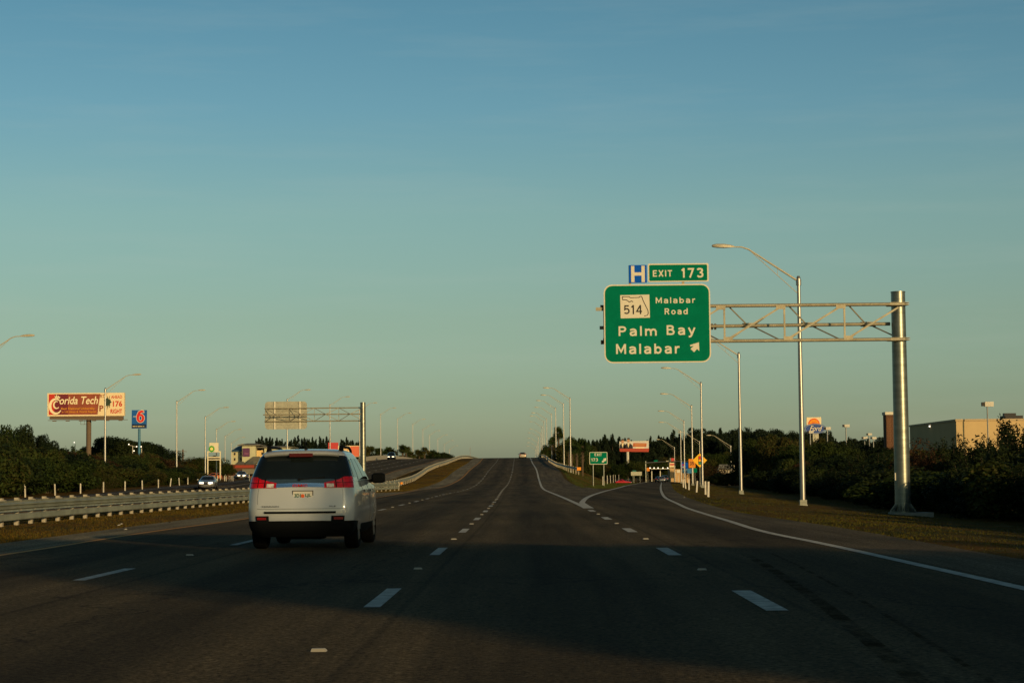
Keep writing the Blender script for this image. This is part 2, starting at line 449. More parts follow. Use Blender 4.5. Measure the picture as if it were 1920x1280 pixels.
# ------------------------------------------------------------ text (made from Blender's built-in font)
def text_mb(s, x0, x1, z0, z1, y=0.0, bold=.012, shear=0.0, spacing=1.0, thick=.006, keep=False):
    """letters filling the rectangle, facing -Y"""
    cu = bpy.data.curves.new('lettering', 'FONT')
    cu.body = s; cu.size = 1; cu.offset = bold; cu.shear = shear; cu.space_character = spacing; cu.resolution_u = 4
    ob = bpy.data.objects.new('lettering_tmp', cu)
    me = bpy.data.meshes.new_from_object(ob)
    n = len(me.vertices)
    co = np.empty(n * 3); me.vertices.foreach_get('co', co); co = co.reshape(-1, 3)
    Fc = [tuple(p.vertices) for p in me.polygons]
    a, b = co[:, :2].min(0), co[:, :2].max(0)
    sx, sz = (x1 - x0) / (b[0] - a[0]), (z1 - z0) / (b[1] - a[1])
    mb = MB()
    mb.add([(x0 + (p[0] - a[0]) * sx, y - thick, z0 + (p[1] - a[1]) * sz) for p in co], Fc)
    bpy.data.objects.remove(ob); bpy.data.curves.remove(cu); bpy.data.meshes.remove(me)
    return mb
def _el(cx, cy, rx, ry, a0=0, a1=360, n=14):
    return [(cx + rx * math.cos(R(a0 + (a1 - a0) * k / n)), cy + ry * math.sin(R(a0 + (a1 - a0) * k / n))) for k in range(n + 1)]
GL = {   # highway style letters as pen strokes: width, strokes (cap height 1)
 'M': (.92, [[(.09, 0), (.09, 1)], [(.83, 0), (.83, 1)], [(.09, .98), (.46, .22), (.83, .98)]]),
 'a': (.66, [[(.07, .56), (.13, .63), (.25, .67), (.40, .66), (.52, .60), (.56, .48), (.56, 0)], [(.56, .42), (.26, .40), (.12, .33), (.09, .22), (.13, .11), (.24, .07), (.40, .09), (.56, .22)]]),
 'l': (.18, [[(.09, 0), (.09, 1)]]), 'I': (.18, [[(.09, 0), (.09, 1)]]),
 'b': (.68, [[(.09, 0), (.09, 1)], _el(.35, .36, .245, .285)]),
 'd': (.68, [[(.59, 0), (.59, 1)], _el(.33, .36, .245, .285)]),
 'o': (.70, [_el(.35, .36, .26, .285)]),
 'r': (.46, [[(.09, 0), (.09, .73)], [(.09, .44), (.16, .58), (.28, .65), (.44, .65)]]),
 'm': (1.06, [[(.09, 0), (.09, .73)], [(.09, .46), (.17, .59), (.32, .65), (.45, .60), (.53, .46), (.53, 0)], [(.53, .46), (.61, .59), (.76, .65), (.89, .60), (.97, .46), (.97, 0)]]),
 'y': (.66, [[(.06, .73), (.34, .05)], [(.60, .73), (.30, -.05), (.22, -.17), (.05, -.19)]]),
 'P': (.72, [[(.09, 0), (.09, 1)], [(.09, .91), (.40, .91), (.55, .86), (.62, .70), (.55, .54), (.40, .48), (.09, .48)]]),
 'R': (.76, [[(.09, 0), (.09, 1)], [(.09, .91), (.42, .91), (.57, .86), (.63, .71), (.57, .56), (.42, .50), (.09, .50)], [(.40, .50), (.67, 0)]]),
 'B': (.76, [[(.09, 0), (.09, 1)], [(.09, .91), (.42, .91), (.55, .85), (.58, .73), (.53, .60), (.42, .55), (.09, .55)], [(.42, .53), (.58, .47), (.66, .30), (.60, .15), (.46, .09), (.09, .09)]]),
 'E': (.62, [[(.09, 0), (.09, 1)], [(.09, .91), (.62, .91)], [(.09, .52), (.54, .52)], [(.09, .09), (.62, .09)]]),
 'X': (.78, [[(.09, 1), (.69, 0)], [(.69, 1), (.09, 0)]]),
 'T': (.66, [[(.33, 0), (.33, .9)], [(0, .91), (.66, .91)]]),
 'H': (.78, [[(.09, 0), (.09, 1)], [(.69, 0), (.69, 1)], [(.09, .5), (.69, .5)]]),
 '1': (.34, [[(.23, 0), (.23, 1)], [(.02, .74), (.23, .94)]]),
 '7': (.64, [[(0, .91), (.56, .91), (.22, 0)]]),
 '3': (.68, [[(.06, .80), (.16, .91), (.40, .91), (.53, .85), (.56, .72), (.48, .58), (.30, .53)], [(.30, .53), (.50, .49), (.60, .33), (.56, .16), (.42, .09), (.20, .09), (.06, .20)]]),
 '5': (.68, [[(.58, .91), (.14, .91), (.11, .50), (.28, .60), (.46, .58), (.59, .44), (.59, .25), (.48, .12), (.30, .08), (.07, .16)]]),
 '4': (.72, [[(.52, 0), (.52, 1)], [(.52, .96), (.08, .30), (.70, .30)]]),
}
def hwy(s_, x0, x1, z0, z1, y=0.0, stroke=.18, gap=.26, thick=.006):
    """one word in highway lettering filling x0..x1, baseline z0, cap top z1, facing -Y"""
    wt = sum(GL[c][0] for c in s_) + gap * (len(s_) - 1)
    sx, sz = (x1 - x0) / wt, (z1 - z0)
    mb = MB(); cur = 0.0; lay = 0
    for c in s_:
        w_, st_ = GL[c]
        for pl_ in st_:
            lay += 1; yy = y - thick - lay * .0006
            n = len(pl_); closed = pl_[0] == pl_[-1] or (abs(pl_[0][0] - pl_[-1][0]) + abs(pl_[0][1] - pl_[-1][1]) < 1e-6)
            P = [Vector(((cur + a) * sx, b * sz)) for a, b in pl_]
            hw = stroke / 2 * sz
            Lf, Rt = [], []
            for i in range(n):
                if closed: a, b = P[(i - 1) % (n - 1)], P[(i + 1) % (n - 1)] if i < n - 1 else P[1]
                else: a, b = P[max(i - 1, 0)], P[min(i + 1, n - 1)]
                if closed and i == 0: a = P[n - 2]
                d1 = (P[i] - a).normalized() if (P[i] - a).length > 1e-9 else None
                d2 = (b - P[i]).normalized() if (b - P[i]).length > 1e-9 else None
                d1 = d1 or d2; d2 = d2 or d1
                t = (d1 + d2).normalized(); nn = Vector((-t.y, t.x)); k = 1 / max(.55, nn.dot(Vector((-d1.y, d1.x))))
                Lf.append(P[i] + nn * hw * k); Rt.append(P[i] - nn * hw * k)
            V = [(x0 + p.x, yy, z0 + p.y) for p in Lf] + [(x0 + p.x, yy, z0 + p.y) for p in Rt]
            mb.add(V, [(i, i + n, i + n + 1, i + 1) for i in range(n - 1)])
        cur += w_ + gap
    return mb
def rrect(x0, x1, z0, z1, r, n=5):
    P = []
    for cx, cz, a0 in ((x1 - r, z0 + r, -90), (x1 - r, z1 - r, 0), (x0 + r, z1 - r, 90), (x0 + r, z0 + r, 180)):
        for k in range(n + 1):
            a = R(a0 + 90 * k / n); P.append((cx + r * math.cos(a), cz + r * math.sin(a)))
    return P

# ============================================================ THE SETTING
def grid_mesh(name, xs, ys, zf, mat_, dz=0):
    X, Y = np.meshgrid(xs, ys)
    Z = zf(X, Y) + dz
    V = np.stack([X.ravel(), Y.ravel(), Z.ravel()], 1)
    nx, ny = len(xs), len(ys)
    i = (np.arange(ny - 1)[:, None] * nx + np.arange(nx - 1)[None]).ravel()
    Fc = np.stack([i, i + 1, i + nx + 1, i + nx], 1)
    me = np_mesh(name, V, Fc, mat_)
    me.polygons.foreach_set('use_smooth', [True] * len(me.polygons))
    return me
def np_mesh(name, V, Fc, mat_):
    me = bpy.data.meshes.new(name)
    V = np.asarray(V, dtype=np.float32); Fc = np.asarray(Fc, dtype=np.int32)
    me.vertices.add(len(V)); me.vertices.foreach_set('co', V.ravel())
    k = Fc.shape[1]
    me.loops.add(Fc.size); me.loops.foreach_set('vertex_index', Fc.ravel())
    me.polygons.add(len(Fc)); me.polygons.foreach_set('loop_start', np.arange(0, Fc.size, k, dtype=np.int32))
    me.materials.append(mat_)
    me.update(calc_edges=True)
    return me

def paved(X, Y):
    m = (X > GRASS_L(Y)) & (X < np.where(Y < 100, SHOUL_R(np.clip(Y, 0, 600)), SH_MR(Y)))
    m |= (X > RAMP_L(np.clip(Y, 73, 600))) & (X < SHOUL_R(np.clip(Y, 0, 600))) & (Y > 73) & (Y < 600)
    m |= (X < OPP_R(Y) + 2.6) & (X > OPP_L(Y) - 1.2)
    m |= (X < ORAMP_R(Y) + 1.2) & (X > ORAMP_L(Y)) & (Y < 600)
    return m
xs = np.concatenate([[-4000, -1500, -700, -400, -250, -180, -140], np.arange(-110, -60, 3), np.arange(-60, 34, .7), np.arange(34, 90, 3), [110, 150, 220, 350, 700, 1500, 4000]])
ys = np.concatenate([[-400, -250, -150, -80, -40], np.arange(-20, 330, 2.5), np.arange(330, 720, 5), np.arange(720, 1100, 20), [1200, 1500, 2200, 3500, 6000, 9000]])
def zground(X, Y):
    z = H(X, Y)
    bump = .05 * np.sin(X * .9 + Y * .13) * np.sin(Y * .31 + X * .2)
    pv = paved(X, Y)
    return np.where(pv, z - .06, z + np.where(np.abs(X) < 60, bump * .25, 0))
ground = put('ground', grid_mesh('ground', xs, ys, zground, M_GROUND))
tag(ground, 'dry brown and green grass covering the verges and median', None, kind='structure')

def strip(name, fl, fr, y0, y1, step, dz, mat_, parent=None, nx=1, skirt=.12, ref=LANE_C, label=None, zf=None):
    """a ribbon of pavement between two lines"""
    Ys = np.arange(y0, y1 + step * .5, step)
    mb = MB(); uv = []
    V = []
    for Y in Ys:
        a, b = float(fl(Y)), float(fr(Y))
        for k in range(nx + 1):
            X = a + (b - a) * k / nx
            z = (float(zf(Y)) if zf else hz(X, Y)) + dz
            V.append((X, Y, z)); uv.append((X - float(ref(Y)), Y))
    n = nx + 1
    Fc = [(j * n + k, j * n + k + 1, (j + 1) * n + k + 1, (j + 1) * n + k) for j in range(len(Ys) - 1) for k in range(nx)]
    if skirt:
        b0 = len(V)
        for j in range(len(Ys)):
            for k in (0, nx):
                p = V[j * n + k]; V.append((p[0], p[1], p[2] - skirt)); uv.append(uv[j * n + k])
        for j in range(len(Ys) - 1):
            Fc.append((j * n, (j + 1) * n, b0 + (j + 1) * 2, b0 + j * 2))
            Fc.append((j * n + nx, b0 + j * 2 + 1, b0 + (j + 1) * 2 + 1, (j + 1) * n + nx))
    mb.add(V, Fc); mb.uv = uv
    return struct(name, mb, mat_, parent, label=label)
road = strip('road', lambda Y: YELLOW(Y) - .18, lambda Y: LANE_R(Y) + .2, -80, 1100, 2.5, .02, M_ROAD, zf=ZM, nx=4, label='three lane asphalt carriageway climbing straight to the overpass crest')
GY = 73.6
ramp = strip('exit_ramp', lambda Y: np.where(Y < GY, LANE_R(Y) + .2, RAMP_L(Y) - .15), lambda Y: EDGE_R(Y) + .22, -80, 580, 2.5, .02, M_ROAD, zf=ZR, nx=2, label='exit lane splitting off to the right and curving past the gore')
sh_l = strip('left_shoulder', lambda Y: GRASS_L(Y), lambda Y: YELLOW(Y) - .18, -80, 1100, 2.5, .02, M_SHOULDER, zf=ZM, label='pale worn asphalt shoulder beside the yellow line')
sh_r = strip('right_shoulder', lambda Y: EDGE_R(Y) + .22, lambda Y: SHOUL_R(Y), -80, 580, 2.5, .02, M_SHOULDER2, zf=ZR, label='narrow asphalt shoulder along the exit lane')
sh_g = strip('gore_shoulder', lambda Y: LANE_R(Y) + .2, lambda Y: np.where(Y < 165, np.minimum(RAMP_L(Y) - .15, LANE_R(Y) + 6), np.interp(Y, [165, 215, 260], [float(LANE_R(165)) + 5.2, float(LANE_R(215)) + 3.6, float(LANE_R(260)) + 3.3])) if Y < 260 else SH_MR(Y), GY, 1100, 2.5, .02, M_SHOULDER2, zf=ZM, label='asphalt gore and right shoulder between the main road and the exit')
opp = strip('opposite_road', OPP_L, OPP_R, -80, 1100, 2.5, .02, M_ROAD, ref=OPP_R, zf=ZM, nx=3, label='opposite carriageway beyond the guardrails')
opps = strip('opposite_shoulder', lambda Y: OPP_R(Y) + .01, lambda Y: OPP_R(Y) + 2.4, -80, 1100, 2.5, .02, M_SHOULDER, zf=ZM, label='pale shoulder of the opposite carriageway beside its yellow line')
oramp = strip('opposite_ramp', ORAMP_L, lambda Y: np.maximum(ORAMP_R(Y), ORAMP_L(Y) + .3), -80, 600, 2.5, .02, M_RAMP, zf=lambda Y: np.minimum(ZL(Y), 9), label='entrance ramp coming down beside the left verge')

def paint(name, f, w, y0, y1, m, parent, zf=ZM, step=2.5):
    Ys = np.concatenate([[y0], np.arange(math.floor(y0 / step) * step + step, y1, step), [y1]])
    mb = MB(); V = []
    for Y in Ys:
        x = float(f(Y)); z = float(zf(Y)) + .026
        V += [(x - w / 2, Y, z), (x + w / 2, Y, z)]
    mb.add(V, [(2 * j, 2 * j + 1, 2 * j + 3, 2 * j + 2) for j in range(len(Ys) - 1)])
    return mk(name, mb, m, parent)
paint('edge_line', YELLOW, .15, -60, 1000, M_YELLOW, road)
paint('edge_line', EDGE_R, .17, -60, 570, M_PAINT, ramp, ZR)
paint('edge_line', LANE_R, .22, GY, 1000, M_PAINT, road)
paint('edge_line', lambda Y: RAMP_L(Y), .26, GY, 560, M_PAINT, ramp, ZR)
paint('edge_line', lambda Y: OPP_R(Y) - .25, .16, -60, 1000, M_YELLOW, opp)
paint('edge_line', lambda Y: OPP_L(Y) + .35, .14, -60, 1000, M_PAINT, opp)
paint('edge_line', lambda Y: ORAMP_L(Y) + 1.6, .14, -60, 560, M_PAINT, oramp, ZL)
# gore tip and its chevrons
mb = MB()
for k in range(14):
    Y = GY + 3 + k * 4.2
    a, b = float(LANE_R(Y)) + .2, float(RAMP_L(Y)) - .15
    if b - a < .3: continue
    z = float(ZM(Y)) + .028
    mb.add([(a, Y - .2, z), ((a + b) / 2, Y - (b - a) * .3 - .2, z), (b, Y - .2, z), (b, Y + .12, z), ((a + b) / 2, Y - (b - a) * .3 + .12, z), (a, Y + .12, z)], [(0, 1, 4, 5), (1, 2, 3, 4)])
mk('gore_hatching', mb, M_SHOULDER, sh_g)
mb = MB(); x = float(LANE_R(GY))
mb.add([(x - .14, GY - .9, .029), (x + .26, GY - .9, .029), (float(RAMP_L(GY + 5)) + .12, GY + 5, .029), (float(LANE_R(GY + 5)) - .1, GY + 5, .029)], [(0, 1, 2, 3)])
mk('gore_nose', mb, M_PAINT, sh_g)
# broken lane lines: 3 m dashes every 12.2 m, with a raised marker in between
M_RPM = mat('raised_marker', (.34, .32, .26), .5)
d_me = None
def dashes(f, Y0, parent, w=.16, n=45, rpm0=0, zf=ZM, ln=3.05, rpm=True, sp=12.19, ymax=1e9):
    for i in range(n):
        Yc = Y0 + sp * i
        if Yc > ymax: break
        paint('lane_dash', f, w, Yc - ln / 2, Yc + ln / 2, M_PAINT, parent, zf)
        if rpm and rpm0 <= i < 22:
            Ym = Yc - sp / 2
            x, z = float(f(Ym)), float(zf(Ym))
            mb = MB(); mb.add([(x - .05, Ym - .055, z + .02), (x + .06, Ym - .055, z + .02), (x + .06, Ym + .055, z + .02), (x - .06, Ym + .055, z + .02),
                               (x - .045, Ym - .025, z + .04), (x + .045, Ym - .025, z + .04), (x + .045, Ym + .025, z + .04), (x - .045, Ym + .025, z + .04)],
                              [(0, 1, 5, 4), (1, 2, 6, 5), (2, 3, 7, 6), (3, 0, 4, 7), (4, 5, 6, 7)])
            mk('road_marker', mb, M_RPM, parent)
YC1 = gm(720, 1125).y
dashes(LANE_C, YC1, road)
dashes(LANE_L, gm(198, 1081).y, road)
YR1 = gm(1418, 1132).y
dashes(lambda Y: LANE_C(Y) + 3.70, YR1, ramp, w=.2, n=5, ymax=70, rpm0=1)
for off in (3.9, 7.5, 11.1):
    dashes(lambda Y: OPP_R(Y) - off, 100 + off, opp, n=36, rpm=False)
mb = MB()
for sgn, wd in ((0, .14), (.42, .05)):
    P = [gz(a, b) for a, b in ((1395, 1040), (1435, 1062), (1492, 1100), (1560, 1150), (1640, 1215), (1730, 1290))]
    V = []
    for k, p in enumerate(P): V += [(p.x - wd / 2 + sgn, p.y + sgn * .2, .0255), (p.x + wd / 2 + sgn, p.y + sgn * .2, .0255)]
    mb.add(V, [(2 * j, 2 * j + 1, 2 * j + 3, 2 * j + 2) for j in range(len(P) - 1)])
mk('tyre_mark', mb, M_RUBBER_MARK, ramp)

# ============================================================ STREET LIGHTS
def make_light(H_=11.4, side=-1, arm=2.75, head=1.35, name='street_light'):
    """side -1: the arm reaches to the left"""
    t = empty(name, (0, 0, 0))
    mb = MB(); mb.tube([(0, 0, .12), (0, 0, 2), (0, 0, H_)], [.135, .13, .085], 14)
    mb.tube([(0, 0, H_ - .0), (0, 0, H_ + .12)], [.11, .06], 12)
    mb.tube([(0, 0, H_ - .35), (0, 0, H_ - .05)], .13, 12)
    mk('pole', mb, M_POLE, t, True)
    mb = MB(); mb.box(-.17, .17, -.17, .17, 0, .28); mb.box(-.2, .2, -.2, .2, -.25, .04)
    mk('base', mb, M_GALV, t)
    rise = arm * .66
    J = (side * arm, 0, H_ + rise - .15)
    mb = MB(); mb.tube([(side * .05, 0, H_ - .12), J, (side * (arm + .35), 0, J[2] + .12), (side * (arm + .75), 0, J[2] + .13)], [.05, .04, .035, .03], 8)
    mk('arm', mb, M_HEAD, t, True)
    mb = MB(); mb.tube([(side * .05, 0, H_ - .75), J], .018, 6)
    mb.tube([(side * arm * .42, 0, H_ - .12 + rise * .42), (side * arm * .42, 0, H_ - .75 + (rise + .6) * .42)], .012, 5)
    mk('brace', mb, M_HEAD, t, True)
    hx = side * (arm + .72); hz_ = J[2] + .14
    mb = MB()
    prof = [(0, .05, .05), (.15, .07, .09), (.5, .16, .13), (.85, .17, .12), (head - .3, .11, .08), (head - .25, .04, .03)]
    V = []; n = 10
    for (l, w, h) in prof:
        for k in range(n):
            a = 2 * math.pi * k / n
            V.append((hx + side * l, w * math.cos(a), hz_ + l * .04 + h * max(math.sin(a), -.55)))
    Fc = [(j * n + k, (j + 1) * n + k, (j + 1) * n + (k + 1) % n, j * n + (k + 1) % n) for j in range(len(prof) - 1) for k in range(n)]
    Fc += [tuple(range(n)), tuple(range((len(prof) - 1) * n, len(prof) * n))]
    mb.add(V, Fc)
    mk('lamp_head', mb, M_HEAD, t, True)
    return t
proto = {}
def light(base, Htop, side, label, group, arm=2.45):
    key = (round(Htop, 1), side, arm)
    if key not in proto:
        o = proto[key] = make_light(Htop, side, arm)
    else:
        o = copy_tree(proto[key])
    o.location = base
    tag(o, label, 'street light', group)
    return o
G1 = 'street lights along the exit ramp on the right'
RL = [(1506, 957, 520, 96), (1390, 935, 661, 153), (1317.5, 919, 719, 209), (1299, 912, 760, 265), (1284, 908, 788, 322), (1277.5, 905, 806, 378)]
for i, (x, yb, yt, Y) in enumerate(RL):
    p = at(x, yb, Y)
    p.z = hz(p.x, p.y)
    h = at(x, yt, Y).z - p.z
    light(p, round(h * 5) / 5, -1, ORD[i] + ' tall silver street light beside the exit ramp, arm reaching left', G1)
for i, (X_, Y_) in enumerate([(13.4, 39), (13.2, -18)]):
    light((X_, Y_, hz(X_, Y_)), 11.4, -1, ('street light on the right verge nearer than the gantry, outside the picture', 'street light on the right verge behind the viewpoint')[i], G1)
for i, (x, yt, Y, hh, lab) in enumerate([(1264.5, 838, 560, 10, 'small street light beside the pylon signs far down the exit ramp'), (1311.5, 827, 470, 10, 'distant street light just behind the yellow warning sign'), (1370, 835, 420, 9, 'lone street light in front of the small white house')]):
    p = at(x, yt, Y); p.z -= hh; 
    light(p, hh, -1, lab, 'street lights near the crossroads', arm=3.4)
G2 = 'street lights on the right embankment of the main road'
ML = [(1068.5, 745.6, 310), (1056.3, 756.7, 366), (1041.6, 765.3, 425), (1034, 774.8, 484), (1024.8, 784.6, 543), (1019.5, 789.4, 600), (1016, 799.4, 660), (1014, 812, 718), (1009.6, 818, 778), (1007.5, 828, 838), (1005.5, 836, 898), (1003.5, 842, 958)]
for i, (x, yt, Y) in enumerate(ML):
    p = at(x, yt, Y); top = p.z; h = 11.4 if i else 11.2
    p.z = top - h
    g = hz(p.x, p.y)
    if abs(g - p.z) < 1.2: h = round((top - g) * 5) / 5; p.z = g
    light(p, h, -1, ORD[i] + ' street light on the right embankment rising to the crest', G2)
G3 = 'street lights along the left verge by the hedge'
OL = [(-38, 921, 560, 150), (197.5, 921, 728, 231), (331.5, 907, 753, 291)]
for i, (x, yb, yt, Y) in enumerate(OL):
    p = at(x, yt, Y); top = p.z; p.z = hz(p.x, p.y)
    if i == 0: top = p.z + 10.9
    light(p, round((top - p.z) * 5) / 5, 1, ['tall street light at the left picture edge, only its lamp and arm in view', 'silver street light crossing in front of the red billboard', 'silver street light standing at the end of the hedge'][i], G3)
for i, (x, yt, Y) in enumerate([(385, 781, 352), (406, 804, 432), (422, 817, 500), (433.5, 830, 590), (438, 838, 650), (457, 858, 760), (473, 850, 640)]):
    p = at(x, yt, Y); h = 11.0 if i < 4 else 7.0
    p.z -= h
    light(p, h, 1, NTH[i] + ' street light from the left in the distant cluster before the pale hotel', 'street lights before the hotel', arm=2.45 if i < 4 else 1.6)
G4 = 'street lights along the far side of the opposite carriageway'
PL = [(538.5, 748, 366), (618.5, 758.5, 427), (674, 768, 488), (713.5, 776, 549), (745.2, 784.5, 610), (773.7, 795, 671), (792.8, 804.5, 732), (805, 815, 793), (820.7, 822.5, 854), (832.7, 832.5, 915), (842.7, 841.7, 976)]
for i, (x, yt, Y) in enumerate(PL):
    p = at(x, yt, Y * .96); h = 11.4
    p.z -= h
    light(p, h, 1, ORD[i] + ' street light beyond the opposite carriageway, arm reaching right', G4)

# ============================================================ OVERHEAD SIGN, RIGHT
GD = 83.5
gb = at(1693.5, 967, GD)
gz0 = hz(gb.x, GD)
osg = empty('overhead_sign', (gb.x, GD, gz0))
tag(osg, 'cantilever steel gantry on the right verge carrying the green EXIT 173 Malabar Road sign', 'overhead sign')
def lp(x, y, dy=0.0):
    return at(x, y, GD + dy) - Vector((gb.x, GD, gz0))
ztop = lp(1685, 548).z
mb = MB(); mb.tube([(0, 0, .15), (0, 0, 3), (0, 0, ztop)], [.335, .325, .30], 40)
mk('pole', mb, M_GALV, osg, True)
mb = MB(); mb.tube([(0, 0, ztop - .01), (0, 0, ztop + .03)], .315, 32)
mk('pole_cap', mb, M_GALV, osg, True)
mb = MB(); mb.tube([(0, 0, -.6), (0, 0, .0)], .62, 24); mb.box(-.5, 1.15, -.75, .75, -.5, .10)
mk('footing', mb, M_CONC, osg)
mb = MB(); mb.tube([(0, 0, .10), (0, 0, .155)], .56, 28)
for k in range(12):
    a = 2 * math.pi * k / 12 + .1
    c, s_ = math.cos(a), math.sin(a)
    t = Vector((-s_, c, 0)) * .012
    p = [Vector((c * .30, s_ * .30, .15)), Vector((c * .54, s_ * .54, .15)), Vector((c * .54, s_ * .54, .20)), Vector((c * .33, s_ * .33, .48)), Vector((c * .30, s_ * .30, .48))]
    V = [q - t for q in p] + [q + t for q in p]
    mb.add(V, [tuple(range(5)), tuple(range(9, 4, -1))] + [(i, (i + 1) % 5, (i + 1) % 5 + 5, i + 5) for i in range(5)])
    a += .26
    mb.tube([(math.cos(a) * .47, math.sin(a) * .47, .12), (math.cos(a) * .47, math.sin(a) * .47, .26)], .025, 6)
mk('base_plate', mb, M_GALV, osg)
def xw(x): return lp(x, 600).x
zT, zB = lp(1500, 573.5).z, lp(1500, 639).z
zM = lp(1500, 610.5, .9).z
xL = xw(1126); xRr = xw(1690)
fy, by = -.42, .95
yT = fy
for z in (zT, zB):
    mb = MB(); mb.tube([(xL, fy, z), (xRr + .05, fy, z)], .075, 12); mk('chord', mb, M_TRUSS, osg, True)
mb = MB(); mb.tube([(xL, by, zM), (-.30, .35, zM)], .075, 12); mk('chord', mb, M_TRUSS, osg, True)
mb = MB(); xs_ = xw(1346)
mb.tube([(xs_ - .2, by, zM), (xs_ - .12, by, zM)], .14, 10); mb.tube([(xs_ - .06, by, zM), (xs_ + .02, by, zM)], .14, 10)
mk('chord_flange', mb, M_TRUSS, osg)
nodes = [xw(1356 + 112 * k) for k in range(-2, 4)]
pan = nodes[1] - nodes[0]
for k, xn in enumerate(nodes):
    if k < 5:
        mb = MB(); mb.bar((xn, fy - .03, zB), (xn, fy - .03, zT), .075, .05); mk('vertical_strut', mb, M_TRUSS, osg)
        mb = MB(); mb.bar((xn + .25, fy - .05, zB + .14), (xn + pan - .25, fy - .05, zT - .14), .075, .05); mk('diagonal_strut', mb, M_TRUSS, osg)
        mb = MB(); mb.bar((xn + .18, fy + .03, zT), (xn + pan * .5 - .08, by, zM), .05); mk('diagonal_strut', mb, M_TRUSS, osg)
        mb = MB(); mb.bar((xn + pan - .1, fy + .03, zT), (xn + pan * .5 + .08, by, zM), .05); mk('diagonal_strut', mb, M_TRUSS, osg)
        mb = MB(); mb.bar((xn + pan * .5 + .08, by, zM), (xn + pan - .15, fy + .03, zB), .05); mk('diagonal_strut', mb, M_TRUSS, osg)
        mb = MB(); mb.bar((xn + pan * .5 - .08, by, zM), (xn + .15, fy + .03, zB), .05); mk('diagonal_strut', mb, M_TRUSS, osg)
        mb = MB(); mb.box(xn - .06, xn + .34, fy - .09, fy - .075, zB + .02, zB + .17); mk('gusset_plate', mb, M_TRUSS, osg)
        mb = MB(); mb.box(xn - .36, xn + .05, fy - .09, fy - .075, zT - .17, zT - .02); mk('gusset_plate', mb, M_TRUSS, osg)
        mb = MB(); mb.bar((xn + pan * .5 - .35, by - .02, zM + .04), (xn + pan * .5 + .3, by - .02, zM + .04), .2, .1); mk('gusset_plate', mb, M_TRUSS, osg)
for z in (zT, zB):
    mb = MB()
    mb.prismz([(-.45, -.5), (.38, -.5), (.38, -.3), (.32, .32), (-.4, .45), (-.5, .2)], z - .035, z + .0)
    mb.prismz([(-.45, -.5), (.38, -.5), (.38, -.3), (.32, .32), (-.4, .45), (-.5, .2)], z + .05, z + .075)
    mk('collar_plate', mb, M_TRUSS, osg)
# sign panel
def sp(x, y):    # local (x, z) on the sign face, undoing the slight tilt
    q = lp(x, y, -.62); return q.x, q.z
TILT = .0095
panel = None
sx0, sz1 = sp(1131.5, 534); sx1, _ = sp(1331, 534); _, sz0 = sp(1131, 681)
panel = mk('sign_panel', MB().prism(rrect(sx0, sx1, sz0, sz1, .36), -.66, -.60), M_WHITE_S, osg)
mk('green_face', MB().prism(rrect(sx0 + .055, sx1 - .055, sz0 + .055, sz1 - .055, .31), -.666, -.661), M_GREEN, panel)
SY = -.667
def SX(cx): return sp(1120 + cx / 5.817, 600)[0]
def SZ(cy): return sp(1235, 480 + cy / 5.817)[1] 
dzc = 0
HW = lambda w_, a, b, c, d, par_=panel, **k: mk('lettering', hwy(w_, SX(a), SX(b), SZ(d), SZ(c), SY, **k), M_WHITE_S, par_)
HW('Malabar', 638, 1070, 452, 516)
HW('Road', 734, 986, 572, 638)
HW('Palm', 228, 646, 762, 868)
HW('Bay', 752, 1066, 755, 862)
HW('Malabar', 198, 893, 955, 1064)
def poly_plate(pts, y0, y1, conv):
    return MB().prism([conv(*p) for p in pts], y0, y1)
cv = lambda a, b: (SX(a), SZ(b))
mk('arrow', poly_plate([(1103, 944), (1105, 1040), (1081, 1016), (1048, 1052), (1010, 1016), (1046, 982), (1010, 990), (1003, 975)], SY - .006, SY, cv), M_WHITE_S, panel)
sh = mk('route_shield', MB().prism([cv(254, 676), cv(573, 672), cv(570, 420), (SX(252), SZ(424))], SY - .008, SY), M_WHITE_S, panel)
mb = hwy('514', SX(290), SX(490), SZ(632), SZ(532), SY - .009, stroke=.145, gap=.2)
OUT = [(392, 497), (372, 488), (352, 500), (318, 474), (278, 474), (274, 441), (350, 441), (362, 452), (460, 450), (470, 438), (487, 440), (500, 480), (525, 535), (552, 590), (556, 625), (545, 645), (510, 653)]
for a, b in zip(OUT[:-1], OUT[1:]):
    p, q = cv(*a), cv(*b); mb.bar((p[0], SY - .012, p[1]), (q[0], SY - .012, q[1]), .030, .006)
mk('shield_lettering', mb, M_BLACK, panel)
tabp = mk('exit_tab', MB().prism(rrect(SX(560), SX(1222), SZ(284), SZ(84), .05), -.66, -.61), M_WHITE_S, osg)
mk('green_face', MB().prism(rrect(SX(573), SX(1206), SZ(272), SZ(98), .05), -.666, -.661), M_GREEN, tabp)
mb = hwy('EXIT', SX(612), SX(822), SZ(226), SZ(156), SY, gap=.22)
mk('lettering', mb, M_WHITE_S, tabp)
mk('lettering', hwy('173', SX(926), SX(1164), SZ(240), SZ(136), SY, gap=.3), M_WHITE_S, tabp)
hos = mk('hospital_sign', MB().prism(rrect(SX(351), SX(547), SZ(291), SZ(97), .02), -.66, -.62), M_BLUE_S, osg)
mb = MB()
for a, b in ((375, 411), (488, 524)): mb.box(SX(a), SX(b), SY, SY + .006, SZ(283), SZ(106))
mb.box(SX(411), SX(488), SY, SY + .006, SZ(212), SZ(177))
mk('letter', mb, M_WHITE_S, hos)
for fx in (.25, .75):
    mb = MB(); x = sx0 + (sx1 - sx0) * fx; mb.box(x - .05, x + .05, -.60, -.50, sz0, SZ(100)); mk('hanger_beam', mb, M_TRUSS, osg)
